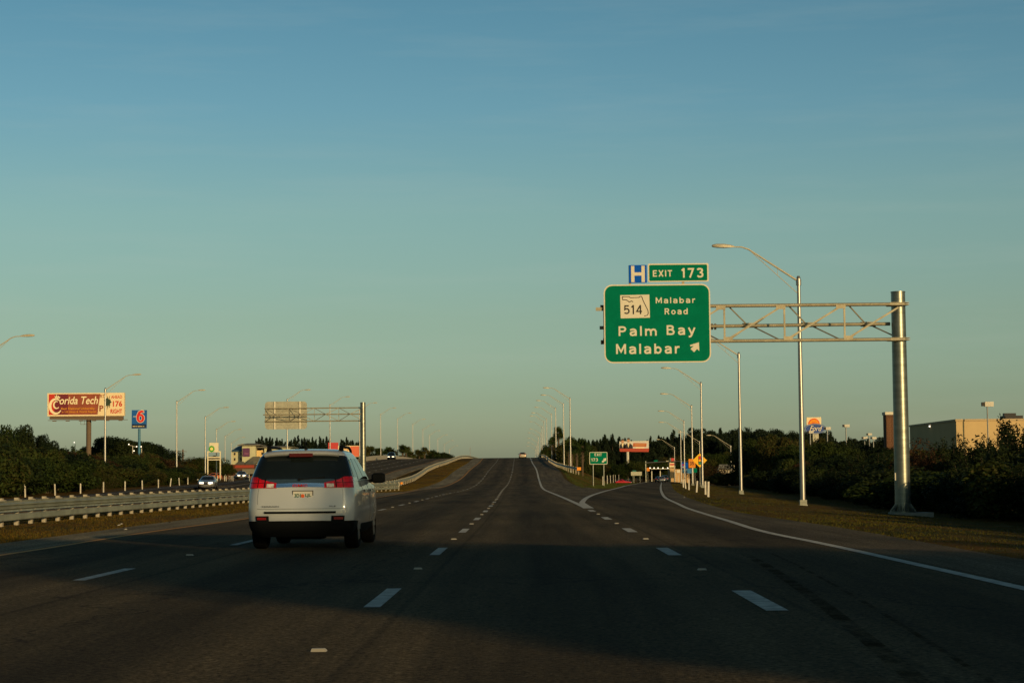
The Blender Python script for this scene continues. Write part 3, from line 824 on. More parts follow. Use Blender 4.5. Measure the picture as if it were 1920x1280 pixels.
for z in (zT, zB):
    mb = MB(); mb.tube([(xL - .02, fy, z), (xL + .1, fy, z)], .09, 12); mk('chord_end', mb, M_BLACK, osg)
mb = MB(); x = lp(1691, 900).x; mb.box(-.34, -.30, -.14, .02, lp(1690, 900).z, lp(1690, 886).z)
mk('number_plate', mb, M_WHITE_S, osg)

# ============================================================ OVERHEAD SIGN SEEN FROM BEHIND, LEFT
LD = 232.0
lb = at(681, 900, LD); lz0 = hz(lb.x, LD)
lsg = empty('overhead_sign', (lb.x, LD, lz0))
tag(lsg, 'cantilever gantry over the opposite carriageway showing the bare back of its sign', 'overhead sign')
def lq(x, y, dy=0.0): return at(x, y, LD + dy) - Vector((lb.x, LD, lz0))
zt = lq(677, 754).z
mb = MB(); mb.tube([(0, 0, 0), (0, 0, zt)], [.36, .31], 28); mk('pole', mb, M_GALV, lsg, True)
mb = MB(); mb.tube([(0, 0, -.4), (0, 0, .1)], .6, 20); mk('footing', mb, M_CONC, lsg)
z1, z2 = lq(600, 764.5).z, lq(600, 789).z; z3 = (z1 + z2) / 2
xe = lq(495, 770).x
for z, y in ((z1, .42), (z2, .42)):
    mb = MB(); mb.tube([(xe, y, z), (.3, y, z)], .07, 8); mk('chord', mb, M_TRUSS, lsg)
mb = MB(); mb.tube([(xe, -.8, z3), (-.2, -.3, z3)], .07, 8); mk('chord', mb, M_TRUSS, lsg)
pw = lq(634, 770).x - lq(588, 770).x
for k in range(4):
    x0 = lq(679, 770).x - pw * (k + 1) + .1
    for a, b in (((x0 + pw * .5, -.8, z3), (x0, .42, z1)), ((x0 + pw * .5, -.8, z3), (x0 + pw, .42, z1)), ((x0 + pw * .5, -.8, z3), (x0, .42, z2)), ((x0 + pw * .5, -.8, z3), (x0 + pw, .42, z2))):
        mb = MB(); mb.bar(a, b, .06); mk('diagonal_strut', mb, M_TRUSS, lsg)
    mb = MB(); mb.bar((x0, .46, z1), (x0, .46, z2), .05); mk('vertical_strut', mb, M_TRUSS, lsg)
bx0, bz1 = lq(495.5, 752.5).x, lq(495, 752.5).z; bx1, bz0 = lq(574.5, 752).x, lq(495, 804.5).z
M_SBACK = mat('bare_aluminium_back', (.38, .37, .28), .5, .3, var=.25, scale=1.5)
bp_ = mk('sign_panel', MB().prism(rrect(bx0, bx1, bz0, bz1, .4), .62, .66), M_SBACK, lsg)
mb = MB()
for k in range(1, 6):
    z = bz0 + (bz1 - bz0) * k / 6; mb.box(bx0 + .1, bx1 - .1, .575, .62, z - .025, z + .025)
mk('stiffener', mb, M_SBACK, bp_)
for fx in (.235, .835):
    x = bx0 + (bx1 - bx0) * fx; mb = MB(); mb.box(x - .09, x + .09, .50, .575, bz0, bz1); mk('hanger_beam', mb, M_WHITE_S, lsg)

# ============================================================ GUARDRAILS
W_PROF = [(.0, .0), (.015, .05), (-.065, .09), (-.065, .12), (.0, .155), (-.0, .157), (-.065, .19), (-.065, .22), (.015, .26), (0, .31)]
def guardrail(name, f, y0, y1, zf, face, label, cat='guardrail', sp_=1.905, low=True, step=4.0, dbl=False, posts=True, postmat=None):
    """face = +1: the beam faces +X (towards our road), -1 the other way"""
    t = empty(name, (float(f(y0)), y0, float(zf(y0))))
    tag(t, label, cat, 'guardrails')
    o = Vector(t.location)
    Ys = np.arange(y0, y1 + .1, step)
    def beam(nm, zoff, prof, side, m=M_RAIL):
        V = []; n = len(prof)
        for Y in Ys:
            x, z = float(f(Y)), float(zf(Y))
            for (dx, dz) in prof: V.append((x - side * dx * 1 + side * .14 - o.x, Y - o.y, z + zoff + dz - o.z))
            for (dx, dz) in reversed(prof): V.append((x - side * dx + side * .13 - o.x, Y - o.y, z + zoff + dz - o.z))
        k = 2 * n
        Fc = [(j * k + a, j * k + (a + 1) % k, (j + 1) * k + (a + 1) % k, (j + 1) * k + a) for j in range(len(Ys) - 1) for a in range(k)]
        Fc += [tuple(range(k)), tuple(range((len(Ys) - 1) * k, len(Ys) * k))]
        mb = MB().add(V, Fc); mk(nm, mb, m, t)
    beam('rail_beam', .40, W_PROF, face)
    if dbl: beam('rail_beam', .40, W_PROF, -face)
    if low: beam('rub_rail', .155, [(0, 0), (-.03, .02), (-.03, .17), (0, .19)], face)
    if posts:
        pm = None
        for Y in np.arange(y0 + .4, y1 - .2, sp_):
            if pm is None:
                mb = MB(); mb.box(-.055, .055, -.075, .075, -.3, .78)
                b2 = MB(); b2.box(.055 if face > 0 else -.13, .13 if face > 0 else -.055, -.07, .07, .40, .73)
                pm = mb.mesh('post', postmat or M_WOOD); bm_ = b2.mesh('block', postmat or M_WOOD)
            q = put('post', pm, t, (float(f(Y)) - o.x, Y - o.y, float(zf(Y)) - o.z))
            if low: put('spacer_block', bm_, t, q.location)
    return t
RAIL1 = line([(21, 986), (110, 976), (200, 967.5), (330, 955), (460, 942.5), (692, 922.2), (752, 918.5)])
g1 = guardrail('guardrail', RAIL1, 30, gm(753, 918.5).y, ZM, 1, 'grey steel guardrail with a rub rail on close wooden posts beside the near median shoulder', low=True)
mb = MB(); e = gm(753, 918.5); mb.box(-.10, .10, -.1, .0, .60, .80)
ep = mk('end_marker', mb, M_ORANGE, g1, loc=(e.x - g1.location.x, e.y - g1.location.y + .2, 0))
RAIL2 = lambda Y: np.interp(Y, [120, 155, 205, 247, 304, 345, 400, 469, 560, 800], [-14.4, -13.3, -12.9, -12.7, -13.1, -13.2, -12.9, -12.2, -11.3, -8])
g2 = guardrail('guardrail', RAIL2, 112, 700, ZM, 1, 'double sided guardrail climbing the median up to the crest', low=False, dbl=True, step=5, sp_=3.81)
RAIL3 = lambda Y: np.interp(Y, [282, 300, 330, 400, 800], [9.6, 8.3, 7.4, 7.35, 7.9])
g3 = guardrail('guardrail', RAIL3, 283, 640, lambda Y: ZM(Y), -1, 'guardrail along the right shoulder with an orange end marker', low=False, sp_=3.81)
mb = MB(); mb.box(-.30, .30, -.15, .0, .35, .80); mk('end_marker', mb, M_ORANGE, g3, loc=(0, 0, 0))
# concrete parapet of the overpass on the far side of the opposite carriageway
mb = MB()
Ys = np.arange(420, 760, 8); V = []
for Y in Ys:
    x, z = float(OPP_L(Y)) - 1.3, float(ZM(Y))
    V += [(x, Y, z - .2), (x, Y, z + .95), (x - .3, Y, z + .95), (x - .3, Y, z - .4)]
mb.add(V, [(j * 4 + a, j * 4 + (a + 1) % 4, j * 4 + 4 + (a + 1) % 4, j * 4 + 4 + a) for j in range(len(Ys) - 1) for a in range(4)] + [(0, 1, 2, 3)])
par = mk('parapet', mb, M_CONC); tag(par, 'low pale concrete parapet along the far side of the overpass', 'parapet')
g4 = guardrail('guardrail', lambda Y: OPP_L(Y) - 1.35, 300, 420, ZM, 1, 'guardrail leading up to the concrete parapet beyond the opposite carriageway', low=False, sp_=3.81, step=6)

# ============================================================ WHITE DELINEATOR POSTS
def dpost(hh, lean):
    mb = MB()
    mb.add([(-.055, -.02, -.1), (.055, -.02, -.1), (.055, .03, -.1), (-.055, .03, -.1), (-.05 + lean, -.02, hh), (.05 + lean, -.02, hh), (.05 + lean, .03, hh), (-.05 + lean, .03, hh)], [(0, 3, 2, 1), (4, 5, 6, 7), (0, 1, 5, 4), (1, 2, 6, 5), (2, 3, 7, 6), (3, 0, 4, 7)])
    return mb
DP = {}
def delineator(x, y, prof, hpx, lean, label, group):
    p = gm(x, y, prof, hi=700); z = hz(p.x, p.y); p.z = z
    hh = hpx * p.y / F
    mb = dpost(hh, lean); o = mk('marker_post', mb, M_WPOST, None, loc=p)
    o.rotation_euler = (0, 0, random.uniform(-.3, .3))
    tag(o, label, 'marker post', group)
GD1 = 'white marker posts along the left verge'
for i, (x, y, h, l) in enumerate([(47.5, 931.5, 24, -.04), (103.5, 928.5, 21.5, -.05), (151, 925, 19, .0), (194, 922.5, 19, .0), (234.5, 920, 18, .0), (267, 917.3, 17, -.03), (297, 914.5, 16, 0), (319, 911.8, 15.5, .12), (336.5, 909.5, 14, -.08), (352.3, 908, 13.5, 0)]):
    delineator(x, y, ZL, h, l, NTH[i] + ' white marker post from the left along the verge before the hedge', GD1)
GD2 = 'white marker posts in the cluster before the hotel'
for i, x in enumerate([402, 408, 412.5, 421, 424, 429, 433, 437, 467.5, 477]):
    delineator(x, 901.5 if x < 440 else 902, lambda Y: ZL(Y), 10 if x < 440 else 13, random.uniform(-.06, .06), NTH[i] + ' from left of the distant marker posts before the hotel', GD2)
GD3 = 'white marker posts in the gore by the exit sign'
for i, (x, y, h) in enumerate([(1130.5, 909.5, 17), (1138.8, 907, 16), (1145, 905.6, 15), (1150, 904.5, 15), (1154, 904, 14), (1160.5, 903, 13.5), (1165.6, 902.5, 13), (1173.5, 902, 13), (1178, 901.7, 12), (1181.5, 901.5, 12), (1188, 901.3, 12), (1192, 901, 11.5), (1194.5, 901, 11), (1198.8, 900.8, 11), (1202, 900.8, 10), (1205, 900.7, 10)]):
    delineator(x, y, ZR, h, random.uniform(-.06, .06), NTH[i] + ' from left of the marker posts behind the exit sign', GD3)
GD4 = 'white marker posts along the right verge of the exit ramp'
for i, (x, y, h, l) in enumerate([(1328, 931, 29, .03), (1323, 925.5, 25, .0), (1306, 921.5, 21, .07), (1292, 918, 20, 0), (1286, 915.2, 18, -.1), (1281.5, 913.2, 15, -.04), (1272, 903, 12, 0), (1262.5, 901.5, 11, 0), (1260.5, 901.5, 11, 0)]):
    delineator(x, y, ZR, h, l, ORD[i] + ' white marker post on the right verge of the exit ramp', GD4)

# ============================================================ ROADSIDE SIGNS
def sign_board(name, x0, x1, y0, y1, Y, face, label, cat='sign', posts=(), gz_=None, r=.1, pmat=M_GALV, border=None, thick=.05, pr=.05):
    """board between photo pixels at distance Y; posts = pixel columns"""
    c = at((x0 + x1) / 2, y1, Y)
    g = hz(c.x, Y) if gz_ is None else gz_
    t = empty(name, (c.x, Y, g)); tag(t, label, cat)
    o = Vector(t.location)
    def L(x, y): q = at(x, y, Y) - o; return q.x, q.z
    a, d = L(x0, y0); b, c_ = L(x1, y1)
    pn = mk('sign_panel', MB().prism(rrect(a, b, c_, d, r), -thick, 0), border or face, t)
    if border: mk('sign_face', MB().prism(rrect(a + .06, b - .06, c_ + .06, d - .06, r * .8), -thick - .006, -thick - .001), face, pn)
    for px in posts:
        x = L(px, y1)[0]; mb = MB(); mb.tube([(x, .08, -.3), (x, .08, d - .05)], pr, 10); mk('post', mb, pmat, t, True)
    return t, pn, L
t, pn, L = sign_board('exit_sign', 1105, 1139, 847.2, 870, 232, M_GREEN, 'small green EXIT 173 sign with arrow standing in the gore', posts=(1112, 1132), border=M_WHITE_S, r=.12, pr=.075)
cx = lambda c: 940 + c / 5.817
cy = lambda c: 700 + c / 5.817
def LT(s, a, b, c, d, y, parent, conv, m=M_WHITE_S, name='lettering', **k):
    p, q = conv(a, c), conv(b, d)
    return mk(name, text_mb(s, p[0], q[0], q[1], p[1], y, **k), m, parent)
C6 = lambda a, b: L(cx(a), cy(b))
for w_, a, b, c, d in (('EXIT', 1017, 1095, 869, 898), ('173', 982, 1052, 922, 957)):
    p, q = C6(a, c), C6(b, d); mk('lettering', hwy(w_, p[0], q[0], q[1], p[1], -.058, gap=.2), M_WHITE_S, pn)
mk('arrow', MB().prism([C6(*p) for p in ((1143, 920), (1141, 958), (1132, 950), (1108, 972), (1093, 958), (1118, 937), (1110, 928))], -.066, -.058), M_WHITE_S, pn)
# signal-ahead diamond
M_YDIA = mat('fluorescent_yellow_sign', (.78, .42, .01), .45, emit=0.0)
Yd = 226.0; c = at(1312, 862.7, Yd); g = hz(c.x, Yd)
t = empty('warning_sign', (c.x, Yd, g)); tag(t, 'yellow diamond warning sign with a traffic signal symbol, half behind a light pole', 'warning sign')
cz = c.z - g; rr_ = 13.4 * Yd / F
pn = mk('sign_panel', MB().prism([(-rr_, cz), (0, cz - rr_), (rr_, cz), (0, cz + rr_)], -.04, 0), M_YDIA, t)
mk('signal_symbol', MB().prism(rrect(-.17, .17, cz - .5, cz + .5, .05), -.05, -.041), M_BLACK, pn)
for dz, cl, nm in ((.32, (.55, .01, .008), 'red_disc'), (0, (.8, .35, .01), 'yellow_disc'), (-.32, (.01, .22, .09), 'green_disc')):
    mb = MB(); mb.tube([(0, -.052, cz + dz), (0, -.060, cz + dz)], .145, 14); mk(nm, mb, mat(nm, cl, .5), pn)
mb = MB(); mb.tube([(0, .06, -.3), (0, .06, cz + .5)], .06, 8); mk('post', mb, M_GALV, t)
# advisory speed, service signs
M_ORANGE_S = mat('orange_sign', (.62, .20, .01), .5)
t, pn, L = sign_board('speed_sign', 1291, 1304, 860, 876.5, 250, M_ORANGE_S, 'orange advisory speed 35 sign beside the yellow diamond', cat='sign', posts=(1297.5,), r=.05)
LT('35', 1293.5, 1301, 865, 871.5, -.06, pn, L, M_BLACK, bold=.02)
t, pn, L = sign_board('service_sign', 1277.5, 1290, 866.5, 878, 330, M_BLUE_S, 'blue service logo sign with red patches on the ramp verge', posts=(1280, 1287), r=.05)
M_RED_S = mat('sign_red', (.45, .02, .015), .5); 
mb = MB(); a = L(1279.5, 869.5); b = L(1283.8, 872.5); mb.box(a[0], b[0], -.06, -.052, b[1], a[1]); mk('logo_patch', mb, M_RED_S, pn)
mb = MB(); a = L(1279.5, 874); b = L(1283.8, 877); mb.box(a[0], b[0], -.06, -.052, b[1], a[1]); mk('logo_patch', mb, M_WHITE_S, pn)
t, pn, L = sign_board('service_sign', 1278.5, 1289, 879.5, 886.5, 332, mat('pale_blue_sign', (.03, .16, .32), .5), 'lower pale blue service sign under the logo sign', posts=(1283,), r=.05)
t, pn, L = sign_board('service_sign', 1288, 1297, 878, 887, 360, mat('pale_blue_sign', (.03, .16, .32)), 'blue square sign just below the orange speed sign', posts=(1292,), r=.05)
t, pn, L = sign_board('guide_sign', 1300, 1307, 877, 885.5, 380, M_GREEN, 'small dark green guide sign behind the diamond sign post', posts=(1303,), r=.05)
# little orange sign by the mast arm and back of a sign
t, pn, L = sign_board('route_sign', 1212.5, 1218, 876.5, 883, 520, M_ORANGE_S, 'small orange sign beside the traffic signal mast', posts=(1214.5,), gz_=-.9, r=.05)
t, pn, L = sign_board('sign_back', 1183, 1203.5, 884, 891, 480, M_SBACK, 'pale wide sign seen from behind on two posts beyond the gore', posts=(1187, 1200), gz_=-.7, r=.05, pr=.07)
t, pn, L = sign_board('arrow_sign', 1186, 1193, 881.5, 884.5, 485, mat('teal_sign', (.02, .14, .12)), 'thin teal street sign above the pale sign back', posts=(1189,), gz_=-.7, r=.02)

# ============================================================ BILLBOARDS
def prism_at(parent, L, pts, y0, y1, m, name):
    return mk(name, MB().prism([L(*p) for p in pts], y0, y1), m, parent)
BY = 372.0
bb = empty('billboard', (at(166, 800, BY).x, BY, hz(at(166, 800, BY).x, BY)))
tag(bb, 'large red billboard reading Florida Tech over a second poster, on one brown post', 'billboard')
def L4(cx_, cy_):
    q = at(60 + cx_ / 7.68, 720 + cy_ / 7.68, BY) - Vector(bb.location); return q.x, q.z
M_CREAM = mat('poster_cream', (.74, .60, .36), .6)
M_MAROON = mat('poster_maroon', (.30, .075, .04), .6, var=.25, scale=.6)
M_RED = mat('poster_red', (.50, .035, .02), .6)
M_DKRED = mat('poster_dark_red', (.15, .02, .03), .6)
M_GOLD = mat('poster_gold', (.60, .26, .02), .6)
M_TEXTW = mat('poster_white', (.80, .70, .45), .6)
M_BROWN = mat('brown_steel', (.12, .085, .055), .7)
fr = prism_at(bb, L4, [(222, 462), (1330, 455), (1330, 122), (222, 130)], 0, .9, M_CREAM, 'frame')
prism_at(fr, L4, [(242, 440), (960, 436), (1000, 140), (242, 146)], -.01, -.002, M_MAROON, 'poster')
prism_at(fr, L4, [(242, 440), (318, 440), (330, 145), (242, 146)], -.02, -.012, M_RED, 'poster_strip')
prism_at(fr, L4, [(318, 440), (520, 438), (520, 145), (330, 145)], -.02, -.012, M_DKRED, 'poster_strip')
# the second poster's big letter C with its crown of feathers
def ribbon(mb, pts, wd, y, conv):
    n = len(pts); A, B = [], []
    for k in range(n):
        a, b = pts[max(k - 1, 0)], pts[min(k + 1, n - 1)]
        dx, dy = b[0] - a[0], b[1] - a[1]; l = math.hypot(dx, dy) or 1
        A.append((pts[k][0] - dy / l * wd[k], pts[k][1] + dx / l * wd[k])); B.append((pts[k][0] + dy / l * wd[k], pts[k][1] - dx / l * wd[k]))
    V = [(conv(*p)[0], y, conv(*p)[1]) for p in A + B]
    mb.add(V, [(k, k + 1, n + k + 1, n + k) for k in range(n - 1)])
mb = MB()
P = [(345 + 84 * math.cos(R(42 + 285 * k / 29)), 318 - 104 * math.sin(R(42 + 285 * k / 29))) for k in range(30)]
ribbon(mb, P, [6 + 13 * math.sin(math.pi * k / 29) for k in range(30)], -.035, L4)
P = [(352 + 38 * math.cos(R(60 + 230 * k / 17)), 298 - 50 * math.sin(R(60 + 230 * k / 17))) for k in range(18)] + [(372, 345), (385, 330)]
ribbon(mb, P, [5 + 6 * math.sin(math.pi * k / 19) for k in range(20)], -.036, L4)
for a, b, c in ((330, 350, 170), (352, 362, 155), (378, 380, 165), (400, 392, 180)):
    mb.prism([L4(b - 10, 205), L4(b + 10, 205), L4(a + 6, c), L4(a - 6, c)], -.035, -.0256)
mk('letter', mb, M_TEXTW, fr)
def bt(s, a, b, c, d, m, **k): return LT(s, a, b, c, d, -.025, fr, L4, m, **k)
bt('orida Tech', 398, 950, 180, 285, M_TEXTW, shear=.25, bold=.012)
bt('Best National University', 420, 905, 335, 372, M_GOLD, bold=.02)
bt('in US News & World Report', 430, 925, 385, 415, M_GOLD, bold=.02)
prism_at(fr, L4, [(945, 436), (1320, 440), (1320, 140), (985, 140), (960, 290)], -.018, -.012, M_CREAM, 'poster_strip')
bt('RT', 985, 1045, 150, 195, M_MAROON, bold=.02)
bt('AHEAD', 1140, 1298, 160, 205, M_RED, bold=.02)
bt('176', 1165, 1300, 240, 322, M_RED, bold=.03)
bt('P', 970, 1030, 305, 390, M_MAROON, bold=.03)
bt('RIGHT', 1130, 1298, 358, 420, M_RED, bold=.03)
mb = MB()   # dark spiky figure in the middle of the second poster
cxp, cyp = 1095, 260
pts = []
for k in range(22):
    a = 2 * math.pi * k / 22; r = (1, .55)[k % 2] * (1 + .25 * math.sin(k * 2.1))
    pts.append(L4(cxp + 55 * r * math.cos(a), cyp - 95 * r * math.sin(a)))
mb.prism(pts, -.03, -.02); mk('poster_figure', mb, mat('poster_dark_green', (.03, .05, .03)), fr)
prism_at(bb, L4, [(250, 505), (1310, 512), (1310, 455), (250, 462)], .15, .75, M_BROWN, 'apron')
mb = MB(); a = L4(240, 505); b = L4(1380, 510); mb.box(a[0], b[0], -.7, .1, b[1] - .05, b[1] + .02)
for k in range(6):
    x = a[0] + (b[0] - a[0]) * (k + .5) / 6; mb.box(x - .35, x + .35, -.9, -.5, b[1] - .22, b[1] - .02)
mk('catwalk', mb, M_BROWN, bb)
mb = MB(); q = L4(808, 520); mb.tube([(q[0], .6, -1), (q[0], .6, q[1] + .5)], .48, 20); mk('post', mb, M_BROWN, bb, True)
mb = MB(); q2 = L4(690, 540)
for z in (q[1] - .1, q[1] - .75): mb.bar((q2[0], .5, z), (q[0], .5, z), .06)
for x in (q2[0] + .05, (q2[0] + q[0]) / 2): mb.bar((x, .5, q[1] - .75), (x, .5, q[1] + .1), .05)
mk('ladder', mb, M_BROWN, bb)
# motel pole sign
MY = 395.0
ms = empty('motel_sign', (at(261, 800, MY).x, MY, hz(at(261, 800, MY).x, MY)))
tag(ms, 'blue motel pole sign with a big red 6 outlined in white', 'pole sign')
def L5(a, b): q = at(60 + a / 7.68, 720 + b / 7.68, MY) - Vector(ms.location); return q.x, q.z
M_MBLUE = mat('motel_blue', (.012, .10, .34), .45)
pn = prism_at(ms, L5, [(1434, 636), (1646, 634), (1650, 372), (1436, 372)], 0, .5, M_MBLUE, 'sign_panel')
prism_at(pn, L5, [(1438, 632), (1642, 630), (1643, 575), (1438, 576)], -.01, -.001, mat('navy_panel', (.01, .02, .06)), 'lower_panel')
def digit6(grow, y, m, nm):
    mb = MB(); g = grow
    P = []
    n = 28
    for k in range(n):     # bowl
        a0, a1 = 2 * math.pi * k / n, 2 * math.pi * (k + 1) / n
        o0, i0 = 1, 1
        q = lambda a, s: L5(1562 + (56 + g) * s * math.cos(a), 488 - (62 + g) * s * math.sin(a))
        ri = (26 - g) / 56
        mb.prism([q(a0, 1), q(a1, 1), L5(1562 + (22 - g) * math.cos(a1), 488 - (34 - g) * math.sin(a1)), L5(1562 + (22 - g) * math.cos(a0), 488 - (34 - g) * math.sin(a0))], y, y + .01)
    mb.prism([L5(*p) for p in ((1506 - g, 490), (1512 - g, 440), (1535 - g, 395 - g), (1575, 376 - g), (1606 + g, 382 - g), (1612 + g, 408 + g), (1582, 406 + g), (1556 + g, 425), (1545 + g, 450), (1540 + g, 490))], y + .0005, y + .0105)
    return mk(nm, mb, m, pn)
digit6(7, -.015, M_WHITE_S, 'numeral_outline')
digit6(0, -.03, mat('motel_red', (.60, .02, .02)), 'numeral')
LT('motel', 1458, 1516, 450, 474, -.02, pn, L5, bold=.02)
mb = MB()
for a_, b_ in ((1450, 1492), (1500, 1512), (1520, 1590), (1602, 1616)): p, q = L5(a_, 612), L5(b_, 600); mb.box(p[0], q[0], -.03, -.02, p[1], q[1])
mk('small_print', mb, mat('sign_text_yellow', (.6, .5, .25)), pn)
mb = MB(); q = L5(1542, 640); mb.tube([(q[0], .25, -1), (q[0], .25, q[1])], .26, 16); mk('post', mb, mat('motel_post_blue', (.05, .16, .25), .5), ms, True)
# lower left lamp clusters with white globes
M_GLOBE = mat('lit_globe', (1, .9, .72), .4, emit=1.6)
def globes(xb, yb, pts, Y, label):
    o = at(xb, yb, Y); t = empty('globe_lamp', o); tag(t, label, 'lamp', 'globe lamps behind the hedge')
    mb = MB(); top = at(xb, min(p[1] for p in pts) + 3, Y) - o
    mb.tube([(0, 0, -3), top], .07, 6); mk('post', mb, M_WPOST, t)
    for (x, y) in pts:
        q = at(x, y, Y) - o; mb = MB(); mb.ball(q, .12, 8, 6); mk('globe', mb, M_GLOBE, t, True)
        if abs(q.x) > .3: mb = MB(); mb.tube([top, (q.x, 0, q.z - .15)], .04, 5); mk('bracket', mb, M_WPOST, t)
globes(141, 842, [(139.2, 829)], 380, 'single white globe lamp left of the billboard post')
globes(248.8, 858, [(241.5, 832.6), (251.2, 844.8), (256.2, 836.7)], 385, 'cluster of white globe lamps left of the blue motel post')
globes(265.5, 850, [(264.6, 837)], 385, 'white globe lamp just right of the blue motel post')

# petrol station sign (green flower on a tall frame)
PY = 430.0
bs = empty('petrol_sign', (at(401, 890, PY).x, PY, hz(at(401, 890, PY).x, PY)))
tag(bs, 'pale petrol station sign with a green flower emblem on a tall two post frame', 'pole sign')
def L7(a, b): q = at(370 + a / 9.144, 780 + b / 9.144, PY) - Vector(bs.location); return q.x, q.z
pn = prism_at(bs, L7, [(205, 605), (362, 600), (362, 455), (205, 455)], 0, .4, mat('petrol_cream', (.66, .60, .42)), 'sign_panel')
mb = MB(); cc = (245, 560); P = []
for k in range(24):
    a = 2 * math.pi * k / 24; r = (58, 44)[k % 2]; P.append(L7(cc[0] + r * math.cos(a), cc[1] - r * 1.1 * math.sin(a)))
mb.prism(P, -.03, -.01); mk('flower_emblem', mb, mat('petrol_green', (.05, .30, .03)), pn)
mb = MB(); mb.prism([L7(cc[0] + 26 * math.cos(k * .5236), cc[1] - 28 * math.sin(k * .5236)) for k in range(12)], -.045, -.031); mk('flower_centre', mb, mat('petrol_yellow', (.75, .65, .2)), pn)
for x in (178, 393):
    mb = MB(); a = L7(x - 9, 600); b = L7(x + 9, 1000); mb.box(a[0], b[0], 0, .35, 0, a[1]); mk('post', mb, mat('petrol_cream', (.6, .55, .4)), bs)
for y0, y1 in ((600, 615), (695, 712), (738, 752)):
    mb = MB(); a = L7(170, y0); b = L7(402, y1); mb.box(a[0], b[0], .02, .3, b[1], a[1]); mk('crossbar', mb, mat('petrol_cream', (.6, .55, .4)), bs)
prism_at(bs, L7, [(192, 740), (380, 740), (380, 712), (192, 712)], .05, .25, M_BLACK, 'price_panel')

# hotel
HY = 620.0
hb = empty('hotel', (at(520, 900, HY).x, HY, 1.0)); tag(hb, 'pale yellow stucco hotel with low hipped roofs and a purple sign', 'building')
def L8(a, b, Y=HY): q = at(370 + a / 9.144, 780 + b / 9.144, Y) - Vector(hb.location); return q.x, q.z
M_STUC = mat('hotel_stucco', (.47, .46, .29), .9, var=.12, scale=.3)
M_STUC2 = mat('hotel_stucco_yellow', (.62, .44, .19), .9)
M_ROOF = mat('hotel_roof', (.16, .15, .11), .8)
M_BROOF = mat('blue_metal_roof', (.04, .09, .13), .5)
M_WINDK = mat('dark_window', (.03, .03, .035), .25)
def hbox(x0, x1, ytop, y0, y1, m, nm): 
    a = L8(x0, ytop); b = L8(x1, ytop); mb = MB(); mb.box(a[0], b[0], y0, y1, -2, a[1]); return mk(nm, mb, m, hb)
def hroof(x0, x1, ytop, ybot, y0, y1, m, over=.8):
    a = L8(x0, ybot); b = L8(x1, ytop); x0_, x1_, z0_, z1_ = a[0] - over, b[0] + over, a[1], b[1]
    w = (x1_ - x0_) * .28
    mb = MB(); mb.add([(x0_, y0 - over, z0_), (x1_, y0 - over, z0_), (x1_, y1 + over, z0_), (x0_, y1 + over, z0_), (x0_ + w, (y0 + y1) / 2, z1_), (x1_ - w, (y0 + y1) / 2, z1_),
                      (x0_, y0 - over, z0_ - .25), (x1_, y0 - over, z0_ - .25), (x1_, y1 + over, z0_ - .25), (x0_, y1 + over, z0_ - .25)],
                     [(0, 1, 5, 4), (1, 2, 5), (2, 3, 4, 5), (3, 0, 4), (6, 7, 1, 0), (7, 8, 2, 1), (8, 9, 3, 2), (9, 6, 0, 3), (9, 8, 7, 6)])
    return mk('roof', mb, m, hb)
hbox(585, 790, 592, 0, 14, M_STUC, 'wing')
hbox(790, 1018, 495, -3, 12, M_STUC, 'tower')
hbox(1018, 1155, 585, 0, 14, M_STUC2, 'wing')
hbox(1155, 1600, 530, -1, 14, M_STUC, 'wing')
hroof(625, 790, 505, 592, 0, 14, M_BROOF)
hroof(760, 1050, 458, 495, -3, 12, M_ROOF)
hroof(1060, 1600, 498, 530, -1, 14, M_ROOF)
hroof(945, 1120, 690, 790, -6, 0, M_ROOF)
mb = MB(); a = L8(960, 790); b = L8(1100, 790); mb.box(a[0], b[0], -5.5, 0, -2, a[1]); mk('porch', mb, M_STUC, hb)
a = L8(803, 693); b = L8(922, 548)
mk('hotel_sign', MB().prism(rrect(a[0], b[0], a[1], b[1], .1), -3.3, -3.02), mat('hotel_purple', (.10, .035, .09), .5), hb)
mb = MB()
for a_, b_, c_ in ((835, 848, 628), (854, 874, 640), (880, 900, 640)): mb.box(L8(a_, 0)[0], L8(b_, 0)[0], -3.33, -3.32, L8(0, 664)[1], L8(0, c_)[1])
mk('small_print', mb, mat('hotel_purple_text', (.22, .08, .15)), hb)
for (x, y) in ((752, 645), (752, 738), (1113, 640), (1113, 722), (1250, 600), (1250, 690), (1400, 600), (1400, 690), (640, 645), (640, 738)):
    a = L8(x - 15, y + 22); b = L8(x + 15, y - 22); yy = -1.05 if x > 1155 else -.05
    mb = MB(); mb.box(a[0], b[0], yy, yy + .1, a[1], b[1]); w_ = mk('window', mb, M_WINDK, hb)
    mb = MB(); mb.box(a[0] - .12, b[0] + .12, yy - .06, yy - .01, a[1] - .15, a[1]); mb2 = mk('sill', mb, M_STUC2, w_)
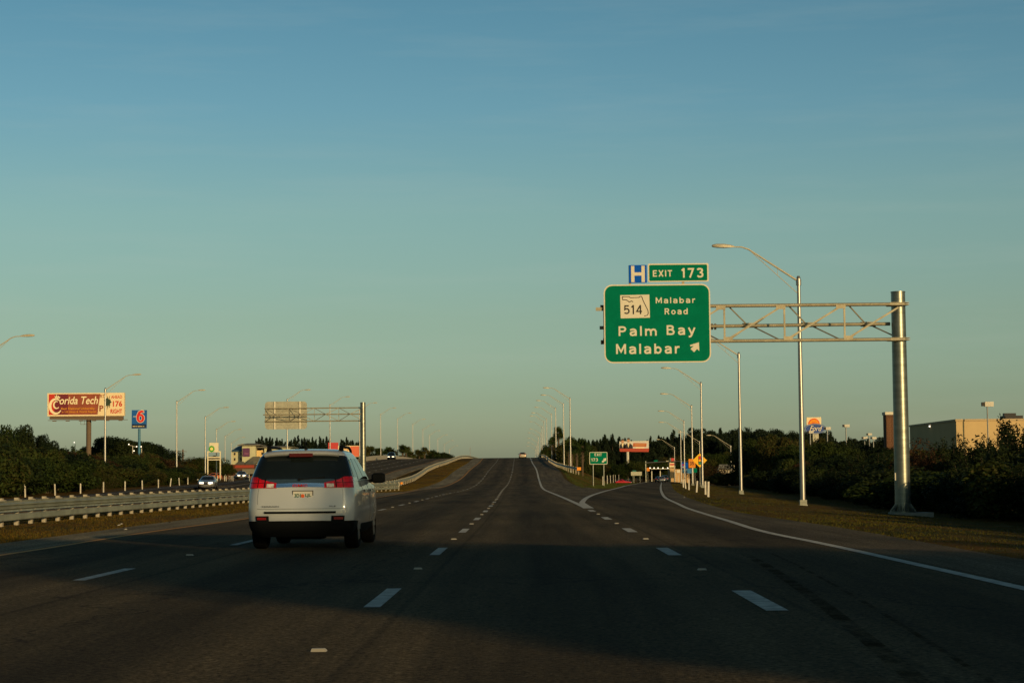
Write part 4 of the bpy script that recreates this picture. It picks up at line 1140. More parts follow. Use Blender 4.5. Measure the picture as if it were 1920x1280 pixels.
# red-roofed low building before the hotel
lb_ = empty('restaurant', (at(455, 900, 560).x, 560, 1.0)); tag(lb_, 'low brown building with a red band before the hotel', 'building')
def L9(a, b): q = at(370 + a / 9.144, 780 + b / 9.144, 560) - Vector(lb_.location); return q.x, q.z
for x0, x1, yt, m, nm in ((630, 790, 775, M_ROOF, 'roof'), (805, 960, 770, M_ROOF, 'roof')):
    a = L9(x0, yt); b = L9(x1, yt + 60); w = (b[0] - a[0]) * .2
    mb = MB(); mb.add([(a[0], 0, b[1]), (b[0], 0, b[1]), (b[0], 8, b[1]), (a[0], 8, b[1]), (a[0] + w, 4, a[1]), (b[0] - w, 4, a[1])], [(0, 1, 5, 4), (1, 2, 5), (2, 3, 4, 5), (3, 0, 4), (3, 2, 1, 0)]); mk(nm, mb, m, lb_)
a = L9(190, 830); b = L9(970, 1000); mb = MB(); mb.box(a[0], b[0], .3, 7.5, -2, a[1]); mk('wall', mb, mat('brown_brick', (.12, .06, .035), .9, var=.3, scale=1), lb_)
a = L9(195, 890); b = L9(970, 835); mb = MB(); mb.box(a[0], b[0], .1, .29, a[1], b[1]); mk('red_band', mb, mat('red_fascia', (.26, .04, .02)), lb_)
a = L9(800, 990); b = L9(1010, 905); mb = MB(); mb.box(a[0], b[0], -4, .05, a[1], b[1]); mk('canopy', mb, M_ROOF, lb_)

# two billboards right of the hotel
M_PR = mat('poster_bright_red', (.48, .05, .045), .6)
t, pn, L = sign_board('billboard', 615.5, 634.5, 829.5, 842, 700, M_PR, 'small plain red billboard behind the larger white one', cat='billboard', posts=(625,), r=.1, pr=.3, gz_=1, thick=.4, pmat=M_BROWN)
t, pn, L = sign_board('billboard', 634, 678, 835.5, 856, 640, M_CREAM, 'white and coral billboard left of the gantry pole', cat='billboard', posts=(656,), r=.1, pr=.35, gz_=1, thick=.4, pmat=M_BROWN)
prism_at(pn, L, [(656, 847), (654, 841), (658, 836.5), (677, 836), (677, 855.5), (664, 855.5), (658, 851)], -.43, -.41, mat('poster_coral', (.62, .14, .07)), 'poster_shape')
prism_at(pn, L, [(641, 852), (643, 846), (656, 850), (659, 855.5), (648, 855.5)], -.43, -.41, mat('poster_coral', (.62, .14, .07)), 'poster_shape')
LT('50', 645, 650, 838, 843, -.43, pn, L, mat('poster_gold', (.6, .3, .05)), bold=.02)
LT('$2', 651, 655, 838, 845, -.43, pn, L, mat('poster_gold', (.6, .3, .05)), bold=.02)
# billboard with two men, right
RY = 700.0
rb = empty('billboard', (at(1188, 880, RY).x, RY, -1)); tag(rb, 'distant billboard with two men in dark suits beside red and white panels', 'billboard')
def L10(a, b): q = at(1140 + a / 7.385, 800 + b / 7.385, RY) - Vector(rb.location); return q.x, q.z
fr = prism_at(rb, L10, [(158, 300), (565, 300), (565, 192), (158, 200)], 0, .8, mat('poster_grey_white', (.55, .52, .45)), 'frame')
prism_at(fr, L10, [(345, 275), (530, 275), (535, 225), (350, 222)], -.05, -.01, mat('poster_rust', (.42, .10, .035)), 'poster_band')
prism_at(rb, L10, [(165, 342), (562, 346), (568, 296), (160, 300)], -.1, .5, mat('poster_rust2', (.36, .05, .025)), 'lower_band')
prism_at(fr, L10, [(385, 300), (500, 300), (500, 280), (385, 280)], -.05, -.01, M_CREAM, 'poster_band')
prism_at(fr, L10, [(368, 262), (505, 262), (505, 254), (368, 254)], -.07, -.055, mat('poster_text_tan', (.5, .25, .10)), 'small_print')
prism_at(fr, L10, [(368, 246), (520, 246), (520, 236), (368, 236)], -.07, -.055, mat('poster_text_tan', (.5, .25, .10)), 'small_print')
for cx_, top, sw in ((203, 165, 42), (283, 152, 62)):
    prism_at(fr, L10, [(cx_ - sw, 300), (cx_ + sw, 300), (cx_ + sw * .9, 255), (cx_ + 20, 225), (cx_ - 20, 225), (cx_ - sw * .9, 255)], -.12, -.06, mat('poster_suit', (.02, .02, .025)), 'poster_figure')
    prism_at(fr, L10, [(cx_ - 2, 290), (cx_ + 16, 226), (cx_ - 16, 226)], -.14, -.125, M_CREAM, 'poster_shirt')
    mb = MB(); mb.prism([L10(cx_ + 19 * math.cos(k * .5236), top + 32 - 30 * math.sin(k * .5236)) for k in range(12)], -.14, -.06); mk('poster_head', mb, mat('poster_skin', (.45, .24, .13)), fr)
    prism_at(fr, L10, [(cx_ - 20, top + 22), (cx_ + 20, top + 22), (cx_ + 15, top), (cx_ - 13, top)], -.15, -.141, mat('poster_hair', (.05, .03, .02)), 'poster_hair')
mb = MB(); q = L10(272, 345); mb.tube([(q[0], .4, -1), (q[0], .4, q[1])], .5, 12); mk('post', mb, M_WPOST, rb)

# ============================================================ CROSSROADS AT THE END OF THE RAMP
t0 = at(1211, 903, 560)
sg = empty('signal_mast', (t0.x, 560, -.9)); tag(sg, 'long traffic signal mast arm over the end of the exit ramp', 'traffic signal')
def LM(x, y): q = at(x, y, 560) - Vector(sg.location); return q.x, q.z
mb = MB(); mb.tube([(0, 0, -.3), (0, 0, LM(0 + 1211, 864)[1])], .17, 10); mk('pole', mb, M_GALV, sg)
mb = MB(); a = LM(1211, 867.5); b = LM(1296, 863.5); mb.tube([(0, 0, a[1]), (LM(1240, 0 + 866)[0], 0, LM(1240, 865.5)[1]), (b[0], 0, b[1])], [.22, .15, .07], 8); mk('mast_arm', mb, M_GALV, sg)
for x in (1254, 1266, 1280):
    a = LM(x, 872); mb = MB(); mb.box(a[0] - .2, a[0] + .2, -.3, 0, a[1], a[1] + 1.2); mk('signal_head', mb, M_BLACK, sg)
a = LM(1226, 865); b = LM(1233, 862.2); mb = MB(); mb.box(a[0], b[0], -.25, -.2, a[1], b[1]); mk('street_name_sign', mb, M_GREEN, sg)
a = LM(1249, 865); b = LM(1254, 863.2); mb = MB(); mb.box(a[0], b[0], -.25, -.2, a[1], b[1]); mk('street_name_sign', mb, M_SBACK, sg)
cn = at(1236, 880, 640)
cn_o = empty('petrol_canopy', (cn.x, 640, -.9)); tag(cn_o, 'petrol station canopy with a row of bright lamps beyond the crossroads', 'canopy')
def LC(x, y): q = at(x, y, 640) - Vector(cn_o.location); return q.x, q.z
a = LC(1219, 879.5); b = LC(1258, 877.5); mb = MB(); mb.box(a[0], b[0], -3, 5, a[1], b[1]); mk('roof', mb, M_SBACK, cn_o)
for x in (1225, 1232.5, 1241.5, 1250.5, 1217.5):
    q = LC(x, 877); mb = MB(); mb.ball((q[0], -3.2, q[1]), .2, 8, 6); mk('lamp', mb, M_GLOBE, cn_o)
for x in (1222, 1238, 1254):
    q = LC(x, 880); mb = MB(); mb.box(q[0] - .15, q[0] + .15, 0, .3, -.5, q[1]); mk('column', mb, M_WPOST, cn_o)
# tan shop with pylon sign
M_TAN = mat('tan_stucco', (.52, .34, .16), .9, var=.15, scale=.5)
sb = empty('shop', (at(1272, 895, 600).x, 600, -.9)); tag(sb, 'tan flat roofed shop with white panels beside the ramp end', 'building')
def LS(x, y, Y=600): q = at(x, y, Y) - Vector(sb.location); return q.x, q.z
a = LS(1258, 896); b = LS(1293, 879); mb = MB(); mb.box(a[0], b[0], 0, 12, -1, b[1]); wl = mk('wall', mb, M_TAN, sb)
for x0, x1, y0, y1 in ((1269, 1275, 880.5, 886), (1280, 1286, 882, 888)):
    a = LS(x0, y1); b = LS(x1, y0); mb = MB(); mb.box(a[0], b[0], -.1, -.01, a[1], b[1]); mk('wall_sign', mb, M_WHITE_S, wl)
a = LS(1263.5, 895); b = LS(1265, 880); mb = MB(); mb.box(a[0], b[0], -.12, -.02, a[1], b[1]); mk('door', mb, M_WINDK, wl)
pg = empty('pylon_sign', (at(1260, 880, 580).x, 580, -.9)); tag(pg, 'white and red pylon sign stacked in two boxes beside the ramp end', 'pylon sign')
def LP(x, y): q = at(x, y, 580) - Vector(pg.location); return q.x, q.z
for x0, x1, y0, y1, m in ((1258.5, 1264.5, 858.5, 865.5, M_PR), (1255, 1265.5, 867, 875.5, M_CREAM), (1256.5, 1265, 877, 896, M_TAN)):
    a = LP(x0, y1); b = LP(x1, y0); mb = MB(); mb.box(a[0], b[0], 0, .6, a[1], b[1]); mk('sign_box', mb, m, pg)
mb = MB(); a = LP(1256.5, 872); b = LP(1264, 869); mb.box(a[0], b[0], -.05, -.01, a[1], b[1]); mk('red_panel', mb, M_PR, pg)
for x in (1256.8, 1263.8): 
    q = LP(x, 858); mb = MB(); mb.box(q[0] - .12, q[0] + .12, .1, .4, 0, q[1]); mk('post', mb, M_GALV, pg)
# little white house
hw = empty('house', (at(1367, 895, 480).x, 480, -.8)); tag(hw, 'small white gabled house among the dark trees right of the ramp', 'house')
def LH(x, y): q = at(x, y, 480) - Vector(hw.location); return q.x, q.z
a = LH(1349, 888); b = LH(1372, 879); c = LH(1383, 879); e2 = LH(1352, 870); f2 = LH(1379, 870.5)
mb = MB(); mb.box(a[0], b[0], 0, 9, -1, b[1]); mb.add([(b[0], 0, -1), (c[0], 3, -1), (c[0], 9, -1), (b[0], 9, -1), (b[0], 0, b[1]), (c[0], 3, b[1]), (c[0], 9, b[1]), (b[0], 9, b[1]), ((b[0] + c[0]) / 2, 1.5, f2[1])], [(0, 1, 5, 4), (1, 2, 6, 5), (2, 3, 7, 6), (4, 5, 8), (5, 6, 8)])
mk('wall', mb, mat('house_white', (.62, .56, .42), .8), hw)
mb = MB(); mb.add([(a[0] - .4, -.4, b[1] - .1), (b[0] + .2, -.4, b[1] - .1), (f2[0], 3, f2[1]), (e2[0], 4, e2[1]), (a[0] - .4, 9, b[1] - .1), (b[0] + .2, 9, b[1] - .1)], [(0, 1, 2, 3), (3, 2, 5, 4)])
mk('roof', mb, mat('house_roof', (.26, .25, .2), .6), hw)
a = LH(1357, 887); b = LH(1360, 882); mb = MB(); mb.box(a[0], b[0], -.05, -.01, a[1], b[1]); mk('window', mb, M_WINDK, hw)

# ============================================================ BUILDINGS AND SIGNS, FAR RIGHT
KX, KY = 66.0, 290.0
st = empty('store', (KX, KY, -.8)); tag(st, 'big flat roofed beige store, front sunlit and side wall in shade', 'building')
zt_ = at(1785, 787.5, KY).z + .8; 
M_STORE = mat('store_stucco', (.52, .38, .19), .9, var=.1, scale=.25)
xr_ = at(2100, 790, KY).x - KX
mb = MB(); mb.box(0, xr_ + 60, 0, 34, -1, zt_ - .15); mk('wall', mb, M_STORE, st)
mb = MB(); mb.box(-.12, xr_ + 60.1, -.12, 34.1, zt_ - .15, zt_ + .15); mk('parapet_cap', mb, mat('store_cap', (.42, .32, .18), .8), st)
a = at(1884, 786, KY + 8); b = at(1918, 778.5, KY + 8); mb = MB(); mb.box(a.x - KX, b.x - KX, 8, 11, zt_, b.z + .8); mk('roof_unit', mb, M_BLACK, st)
mb = MB(); mb.box((a.x + b.x) / 2 - KX - 1.2, (a.x + b.x) / 2 - KX + .6, 9, 10, b.z + .8, b.z + 1.2); mk('roof_unit', mb, M_BLACK, st)
q = at(1740, 798, KY + 18); mb = MB(); mb.box(-.2, -.01, 17.9, 18.2, q.z + .6, q.z + .85); mk('wall_lamp', mb, M_GLOBE, st)
q = at(1661, 772, 345)
tw = empty('brick_tower', (q.x, 345, -.8)); tag(tw, 'dark brick pillar with a white cap between gantry pole and beige store', 'pillar')
w_ = at(1690, 772, 345).x - q.x; zt2 = q.z + .8
M_BRICK = mat('tower_brick', (.13, .065, .035), .9, var=.45, scale=4)
mb = MB(); mb.box(0, w_, 0, w_, -1, zt2 - .5); mk('shaft', mb, M_BRICK, tw)
mb = MB(); mb.box(-.15, w_ + .15, -.15, w_ + .15, zt2 - .5, zt2); mk('cap', mb, M_WHITE_S, tw)
bm_me = None
for r_ in range(int((zt2 - 6) / .42)):
    for c_ in range(3):
        if bm_me is None:
            m0 = MB(); m0.box(.02, w_ / 3 - .05, -.05, 0, .02, .38); bm_me = m0.mesh('brick', mat('tower_brick_face', (.17, .085, .045), .9, var=.5, scale=2.5))
        o = put('brick', bm_me, tw, (c_ * w_ / 3 + (.12 if r_ % 2 else 0), 0, 5.0 + r_ * .42))
def boxlamp(xh, yh, wpx, ybase, Y, lab, n=1):
    q = at(xh, yh, Y); t = empty('parking_lamp', (q.x, Y, -.7)); tag(t, lab, 'parking lamp', 'box headed parking lamps right of the ramp')
    w = wpx * Y / F; z = q.z + .7
    mb = MB(); mb.tube([(0, 0, 0), (0, 0, z)], .10, 8); mk('pole', mb, M_POLE, t, True)
    mb = MB(); mb.box(-w * .25, w * .6, -.3, .3, z - w * .05, z + w * .42); mk('lamp_box', mb, M_WPOST, t)
    mb = MB(); mb.box(-w * .55, -w * .28, -.25, .3, z - w * .0, z + w * .38); mk('lamp_box', mb, M_BLACK, t)
    return t
boxlamp(1851, 761, 19, 800, 285.6, 'tallest box headed parking lamp in front of the beige store')
boxlamp(1586, 800, 11, 850, 320, 'box headed parking lamp standing alone right of the oval car dealer sign')
boxlamp(1551, 805, 11, 850, 330, 'box headed parking lamp at the right end of the blue oval sign')
boxlamp(1519, 811.5, 10, 830, 340, 'box headed parking lamp overlapping the lower left of the blue oval sign')
boxlamp(1621, 822.5, 9.5, 850, 420, 'left lamp of the group of three distant parking lamps')
boxlamp(1629.5, 815.5, 8.5, 850, 425, 'middle and highest lamp of the group of three distant parking lamps')
boxlamp(1637.5, 822.5, 9, 850, 418, 'right lamp of the group of three distant parking lamps')
# shell and oval signs
qy = 520.0
ss = empty('petrol_sign', (at(1526, 830, qy + 15).x, qy + 15, -.8)); tag(ss, 'white square petrol sign with an orange and red scallop shell', 'pole sign')
def LG(a, b): q = at(1480 + a / 4.364, 740 + b / 4.364, qy + 15) - Vector(ss.location); return q.x, q.z
pn = prism_at(ss, LG, [(141, 262), (262, 262), (260, 182), (141, 184)], 0, .4, M_CREAM, 'sign_panel')
def fan(r1, r2, y, m, nm):
    P = [LG(201 + r1 * math.cos(a), 240 - r2 * math.sin(a)) for a in np.linspace(0, math.pi, 15)]
    mk(nm, MB().prism(P, y - .02, y), m, pn)
fan(47, 48, -.01, mat('shell_red', (.62, .05, .01)), 'shell_outline'); fan(39, 40, -.04, mat('shell_orange', (.80, .32, .01)), 'shell')
mb = MB()
for a in np.linspace(.35, math.pi - .35, 7):
    p = LG(201 + 8 * math.cos(a), 240 - 8 * math.sin(a)); q = LG(201 + 37 * math.cos(a), 240 - 38 * math.sin(a)); mb.bar((p[0], -.075, p[1]), (q[0], -.075, q[1]), .10, .02)
mk('shell_ribs', mb, mat('shell_red', (.62, .05, .01)), pn)
mb = MB(); q = LG(215, 262); mb.box(q[0] - .8, q[0] + .8, .05, .5, -.5, q[1]); mk('post', mb, M_SBACK, ss)
fs = empty('car_dealer_sign', (at(1528, 830, qy).x, qy, -.8)); tag(fs, 'blue oval car dealer sign with white script below the shell sign', 'pole sign')
def LF(a, b): q = at(1480 + a / 4.364, 740 + b / 4.364, qy) - Vector(fs.location); return q.x, q.z
def oval(r1, r2, y, m, nm, par):
    P = [LF(211 + r1 * math.cos(a), 276 - r2 * math.sin(a)) for a in np.linspace(0, 2 * math.pi, 33)[:-1]]
    return mk(nm, MB().prism(P, y, y + .3 if par is fs else y + .02), m, par)
pn = oval(88, 42, 0, mat('oval_blue', (.012, .05, .22), .4), 'sign_panel', fs)
oval(82, 37, -.03, mat('oval_silver', (.35, .40, .42)), 'rim', pn); oval(79, 34, -.06, mat('oval_blue', (.012, .05, .22)), 'sign_face', pn)
mk('lettering', text_mb('Ford', LF(160, 0)[0], LF(264, 0)[0], LF(0, 297)[1], LF(0, 254)[1], -.07, bold=-.002, shear=.45), M_TEXTW, pn)
mb = MB(); q = LF(225, 315); mb.box(q[0] - .5, q[0] + .5, .3, .8, -.5, q[1] + 2); mk('post', mb, M_SBACK, fs)
# antenna mast behind the crest
t = at(881.5, 838, 1300); mb = MB(); mb.tube([(0, 0, -12), (0, 0, 0)], .18, 5); tag(mk('radio_mast', mb, M_POLE, None, loc=t), 'thin faint radio mast above the road crest', 'mast')
t = at(371, 842, 520); mb = MB(); mb.tube([(0, 0, -9), (0, 0, 0)], .2, 6); mb.bar((-2.6, 0, -.4), (1, 0, -.6), .12)
tag(mk('utility_pole', mb, M_BROWN, None, loc=at(343, 842, 520)), 'wooden utility pole with a crossarm right of the motel sign', 'utility pole')

# ============================================================ VEGETATION
LM_HEDGE = leafmat('hedge_leaves', [(.006, .014, .003), (.016, .030, .005), (.030, .046, .007), (.045, .046, .010), (.065, .036, .012)])
LM_DARK = leafmat('dark_leaves', [(.004, .010, .004), (.010, .020, .005), (.026, .034, .007)])
LM_RED = leafmat('russet_leaves', [(.030, .018, .008), (.050, .024, .010), (.026, .028, .008)])
LM_PINE = leafmat('pine_needles', [(.004, .010, .005), (.009, .018, .008), (.018, .026, .009)], .1)
LM_PALM = leafmat('palm_fronds', [(.015, .034, .008), (.035, .055, .012), (.08, .06, .015)])
def leaf_quads(C, Nrm, size, asp, rg):
    n = len(C)
    a = rg.normal(size=(n, 3)); a /= np.linalg.norm(a, axis=1)[:, None]
    nn = Nrm + rg.normal(size=(n, 3)) * .6; nn /= np.linalg.norm(nn, axis=1)[:, None]
    a = a - nn * (a * nn).sum(1)[:, None]; a /= np.linalg.norm(a, axis=1)[:, None] + 1e-9
    b = np.cross(nn, a)
    s = (size * rg.uniform(.6, 1.3, n))[:, None]
    return np.stack([C - a * s, C - b * s * asp, C + a * s, C + b * s * asp], 1).reshape(-1, 3)
def quads_mesh(name, Vs, m):
    V = np.concatenate(Vs); F_ = np.arange(len(V)).reshape(-1, 4)
    return np_mesh(name, V, F_, m)
def lobes_crown(name, rg, W, D, Z0, Z1, nl, per, lsize, m, asp=.55, flat=0.0):
    Vs = []
    hh = (Z1 - Z0) / 2; zc = (Z1 + Z0) / 2
    for i in range(nl):
        d = rg.normal(size=3); d /= np.linalg.norm(d); r = rg.uniform(.25, .95) ** .6
        if i < 3: r *= .3
        c = np.array([d[0] * W / 2 * r, d[1] * D / 2 * r, zc + d[2] * hh * r])
        rad = rg.uniform(.22, .40) * min(W, D, hh * 2) * (1.15 - .4 * r)
        n = int(per * rg.uniform(.7, 1.2))
        u = rg.normal(size=(n, 3)); u /= np.linalg.norm(u, axis=1)[:, None]
        rr = rad * rg.uniform(.55, 1.12, n) ** .7
        P = c + u * rr[:, None] * np.array([1.1, 1.1, .9])
        P[:, 2] = np.maximum(P[:, 2], Z0 * .3 + rg.uniform(0, .3, n))
        Vs.append(leaf_quads(P, u, np.full(n, lsize), asp, rg))
    return quads_mesh(name, Vs, m)
def trunk_mesh(rg, h, r, n=4, spread=.5, m=None):
    mb = MB(); mb.tube([(0, 0, -.3), (.05, 0, h * .3), (rg.uniform(-.1, .1), 0, h * .62)], [r, r * .8, r * .5], 8)
    for k in range(n):
        a = rg.uniform(0, 6.28); l = h * rg.uniform(.3, .5); z = h * rg.uniform(.25, .55)
        mb.tube([(0, 0, z), (math.cos(a) * l * spread * .6, math.sin(a) * l * spread * .6, z + l * .6), (math.cos(a) * l * spread, math.sin(a) * l * spread, z + l)], [r * .45, r * .3, r * .12], 6)
    return mb.mesh('trunk', m or M_TRUNK, True)
PROTO = {}
def variants(kind, n, fn):
    PROTO[kind] = [fn(np.random.default_rng(100 + 17 * i + len(kind))) for i in range(n)]
variants('bush', 5, lambda g: (lobes_crown('foliage', g, 5.2, 4.6, .1, 3.6, 17, 620, .13, LM_HEDGE), trunk_mesh(g, 3.0, .09, 5, .7)))
variants('dark_bush', 5, lambda g: (lobes_crown('foliage', g, 5.2, 4.6, .1, 3.8, 16, 560, .13, LM_DARK), trunk_mesh(g, 3.0, .09, 5, .7)))
variants('russet_bush', 2, lambda g: (lobes_crown('foliage', g, 5.0, 4.6, .1, 3.6, 16, 520, .13, LM_RED), trunk_mesh(g, 3.0, .09, 5, .7)))
variants('russet', 2, lambda g: (lobes_crown('foliage', g, 3.6, 3.4, .8, 4.2, 12, 260, .10, LM_RED), trunk_mesh(g, 3.8, .07, 8, .6)))
variants('tree', 4, lambda g: (lobes_crown('crown', g, 8.5, 8, 2.2, 8.5, 24, 560, .20, LM_DARK), trunk_mesh(g, 7.0, .22, 7, .7)))
variants('mtree', 3, lambda g: (lobes_crown('crown', g, 8.5, 8, 1.8, 8.0, 24, 480, .20, LM_HEDGE), trunk_mesh(g, 7.0, .22, 7, .7)))
def twiggy(m):
    def fn(g):
        Vs = []; mb = MB()
        for k in range(34):
            az = g.uniform(0, 6.28); sp_ = g.uniform(.1, .95); L_ = g.uniform(2.6, 4.3) * (1.05 - .35 * sp_)
            b = Vector((math.cos(az) * .3, math.sin(az) * .3, -.1)); tip = Vector((math.cos(az) * sp_ * 2.3, math.sin(az) * sp_ * 2.3, L_))
            mid = (b + tip) / 2 + Vector((math.cos(az) * .35 * sp_, math.sin(az) * .35 * sp_, -.25))
            mb.tube([b, mid, tip], [.035, .022, .008], 5)
            for q in np.linspace(.25, 1, 16):
                p = (1 - q) ** 2 * b + 2 * q * (1 - q) * mid + q * q * tip
                n = 20
                P = np.array(p) + g.normal(size=(n, 3)) * np.array([.20, .20, .20]) * (1.25 - .75 * q)
                u = g.normal(size=(n, 3)); u /= np.linalg.norm(u, axis=1)[:, None]
                Vs.append(leaf_quads(P, u, np.full(n, .085), .45, g))
        return (quads_mesh('foliage', Vs, m), mb.mesh('trunk', M_TRUNK, True))
    return fn
variants('twig_bush', 3, twiggy(LM_DARK)); variants('twig_hedge', 3, twiggy(LM_HEDGE))
def pine(g):
    H_ = 16.0; Vs = []
    W0 = g.uniform(2.6, 3.8)
    tops = [(0, 0, 1.0)] + [(g.uniform(-1.8, 1.8), g.uniform(-1.8, 1.8), g.uniform(.72, .97)) for _ in range(g.integers(1, 4))]
    for (ox, oy, hs) in tops:
        m_ = int(34 * hs)
        for i in range(m_):
            z = H_ * hs * (.12 + .86 * (i + g.uniform(0, 1)) / m_); f = 1 - z / (H_ * hs)
            R_ = W0 * (.72 if len(tops) > 1 else 1) * (min(f * 1.7, 1) ** .8) * g.uniform(.45, 1.1) + .22
            a = g.uniform(0, 6.28); c = np.array([ox + math.cos(a) * R_ * .6, oy + math.sin(a) * R_ * .6, z])
            n = 70
            u = g.normal(size=(n, 3)); u /= np.linalg.norm(u, axis=1)[:, None]
            P = c + u * np.array([R_ * .6, R_ * .6, .9]) * g.uniform(.4, 1.05, n)[:, None]
            Vs.append(leaf_quads(P, u, np.full(n, .32), .35, g))
    mb = MB(); mb.tube([(0, 0, -.5), (0, 0, H_ * .5), (0, 0, H_ * .96)], [.26, .16, .03], 7)
    return (quads_mesh('crown', Vs, LM_PINE), mb.mesh('trunk', M_TRUNK, True))
variants('pine', 6, pine)
variants('talltree', 4, lambda g: (lobes_crown('crown', g, 7.0, 7.0, 3.0, 15.5, 34, 300, .30, LM_PINE), trunk_mesh(g, 13.0, .25, 6, .3)))
def palm(g):
    H_ = 8.0; V = []; Fc = []
    for k in range(46):
        az = g.uniform(0, 6.28); el = g.uniform(-.7, 1.35)
        d = Vector((math.cos(az) * math.cos(el), math.sin(az) * math.cos(el), math.sin(el)))
        st_ = g.uniform(.12, 1.0); c = Vector((0, 0, H_)) + d * st_
        side = d.cross(Vector((0, 0, 1))).normalized(); up = side.cross(d); ro = g.uniform(-1.1, 1.1); side, up = side * math.cos(ro) + up * math.sin(ro), up * math.cos(ro) - side * math.sin(ro)
        for j in range(13):
            an = (j - 6) / 6 * 1.5
            dd = (d * math.cos(an) + side * math.sin(an) + up * g.uniform(-.1, .1)).normalized()
            L_ = g.uniform(.85, 1.15) * (1 - .2 * abs(an)); drop = Vector((0, 0, -.35 * L_))
            w = dd.cross(up).normalized() * .045
            b = len(V)
            V += [c - w, c + w, c + dd * L_ * .7 + w + drop * .2, c + dd * L_ * .7 - w + drop * .2, c + dd * L_ * 1.1 + drop, c + dd * L_ * 1.1 + drop + w * .1]
            Fc += [(b, b + 1, b + 2, b + 3), (b + 3, b + 2, b + 5, b + 4)]
    m = np_mesh('crown', [tuple(v) for v in V], Fc, LM_PALM)
    mb = MB(); mb.tube([(0, 0, -.5), (.05, 0, 3), (0, 0, H_ - .4), (0, 0, H_ + .1)], [.24, .19, .20, .28], 10)
    for k in range(26):
        a = k * 2.4; z = 5.2 + k * .1; mb.bar((math.cos(a) * .17, math.sin(a) * .17, z), (math.cos(a) * .34, math.sin(a) * .34, z + .28), .09, .03)
    return (m, mb.mesh('trunk', M_PALMTR))
variants('palm', 4, palm)
NAMES = {'bush': 'bush', 'dark_bush': 'bush', 'russet_bush': 'bush', 'russet': 'shrub', 'twig_bush': 'bush', 'twig_hedge': 'bush', 'tree': 'broadleaf_tree', 'mtree': 'broadleaf_tree', 'pine': 'pine_tree', 'talltree': 'broadleaf_tree', 'palm': 'palm_tree'}
CATS = {'bush': 'bush', 'dark_bush': 'bush', 'russet_bush': 'bush', 'russet': 'shrub', 'twig_bush': 'bush', 'twig_hedge': 'bush', 'tree': 'tree', 'mtree': 'tree', 'pine': 'pine tree', 'talltree': 'tree', 'palm': 'palm tree'}
HTS = {'twig_bush': 4, 'twig_hedge': 4, 'bush': 3.9, 'dark_bush': 4.1, 'russet_bush': 3.9, 'russet': 4.4, 'tree': 9.0, 'mtree': 8.6, 'pine': 16.2, 'palm': 9.2}
for k_, vv in PROTO.items():
    hs_ = []
    for v_ in vv:
        co = np.empty(len(v_[0].vertices) * 3, dtype=np.float32); v_[0].vertices.foreach_get('co', co); hs_.append(np.percentile(co[2::3], 99))
    HTS[k_] = float(np.mean(hs_))
def plant(kind, X, Y, h, label, group, w=None, z=None):
    v = PROTO[kind][random.randrange(len(PROTO[kind]))]
    s = h / HTS[kind]; w = w or s
    t = empty(NAMES[kind], (X, Y, (hz(X, Y) if z is None else z) - .05), random.uniform(0, 6.28))
    t.scale = (w, w, s)
    put(v[0].name.split('.')[0], v[0], t); put('trunk', v[1], t)
    tag(t, label, CATS[kind], group)
    return t
def plant_px(kind, x, ytop, Y, label, group, w=None, base=None):
    p = at(x, ytop, Y); z = hz(p.x, Y) if base is None else base
    return plant(kind, p.x, Y, max(p.z - z, 1.0), label, group, w, z)
# -- left hedge: top outline from the photograph
hx = [-400, 0, 20, 60, 110, 150, 175, 210, 260, 300, 335, 360, 385]
hy = [806, 824, 842, 854, 850, 858, 868, 866, 864, 864, 868, 876, 880]
GRP_H = 'bushes of the long left hedge'
ROWN = ('front', 'middle', 'back')
def zone(x, table):
    for lim, nm in table:
        if x < lim: return nm
    return table[-1][1]
ZONE_H = [(0, 'beyond the left picture edge'), (90, 'at the far left end'), (158, 'left of the billboard post'), (196, 'right of the billboard post'), (262, 'left of the blue motel post'), (330, 'right of the blue motel post'), (9999, 'near the oncoming sedan')]
Yc = 132.0
while Yc < 330:
    for row in range(3):
        Y = Yc + random.uniform(-1.4, 1.4); X = float(ORAMP_L(Y)) - 5.4 - row * 4.0 + random.uniform(-.7, .7)
        x = 960 + X / Y * F
        yt = float(np.interp(x, hx, hy)) + random.uniform(-6, 10) + (0, -2, -7)[row] + (14 if row == 0 else 0)
        z0 = hz(X, Y); top = at(x, yt, Y).z
        hgt = min(max(top - z0, 1.6), 7.0)
        if Y > 305 and row < 1: continue
        kd = 'bush' if random.random() < .45 else ('twig_hedge' if random.random() < .6 else 'dark_bush' if random.random() < .65 else 'russet_bush')
        lab = ('reddish ' if kd == 'russet_bush' else 'dark ' if kd == 'dark_bush' else 'twiggy ' if kd[:4] == 'twig' else 'green ') + 'bush, ' + ROWN[row] + ' row of left hedge, ' + zone(x, ZONE_H)
        plant(kd, X, Y, hgt, lab, GRP_H, w=random.uniform(1.0, 1.35), z=z0)
    Yc += 4.3
for i, (x, yt, Y, w, lab) in enumerate([(46, 803, 330, .62, 'round dark tree standing above the hedge at far left'), (79, 817, 330, .34, 'small round dark tree right of the large one at far left'), (96, 831, 300, .5, 'low dark tree just left of the billboard post')]):
    plant_px('tree', x, yt, Y, lab, None, w)
for i, (x, yt, Y) in enumerate([(187, 826, 420), (205, 821, 425), (222, 824, 420), (238, 828, 415), (250, 828, 425), (268, 830, 430), (285, 834, 425), (300, 842, 430), (160, 838, 430)]):
    plant_px('tree', x, yt, Y, NTH[i] + ' tree of the spreading dark group behind the billboard and motel posts', 'dark trees behind the left billboard', random.uniform(1.0, 1.2))
for i, (x, yt) in enumerate([(350, 868), (362, 860), (376, 857), (388, 862), (398, 858), (412, 866), (330, 862)]):
    plant_px('mtree', x, yt, 500, 'low distant tree between the hedge and the petrol sign', 'low trees behind the petrol sign', .9)
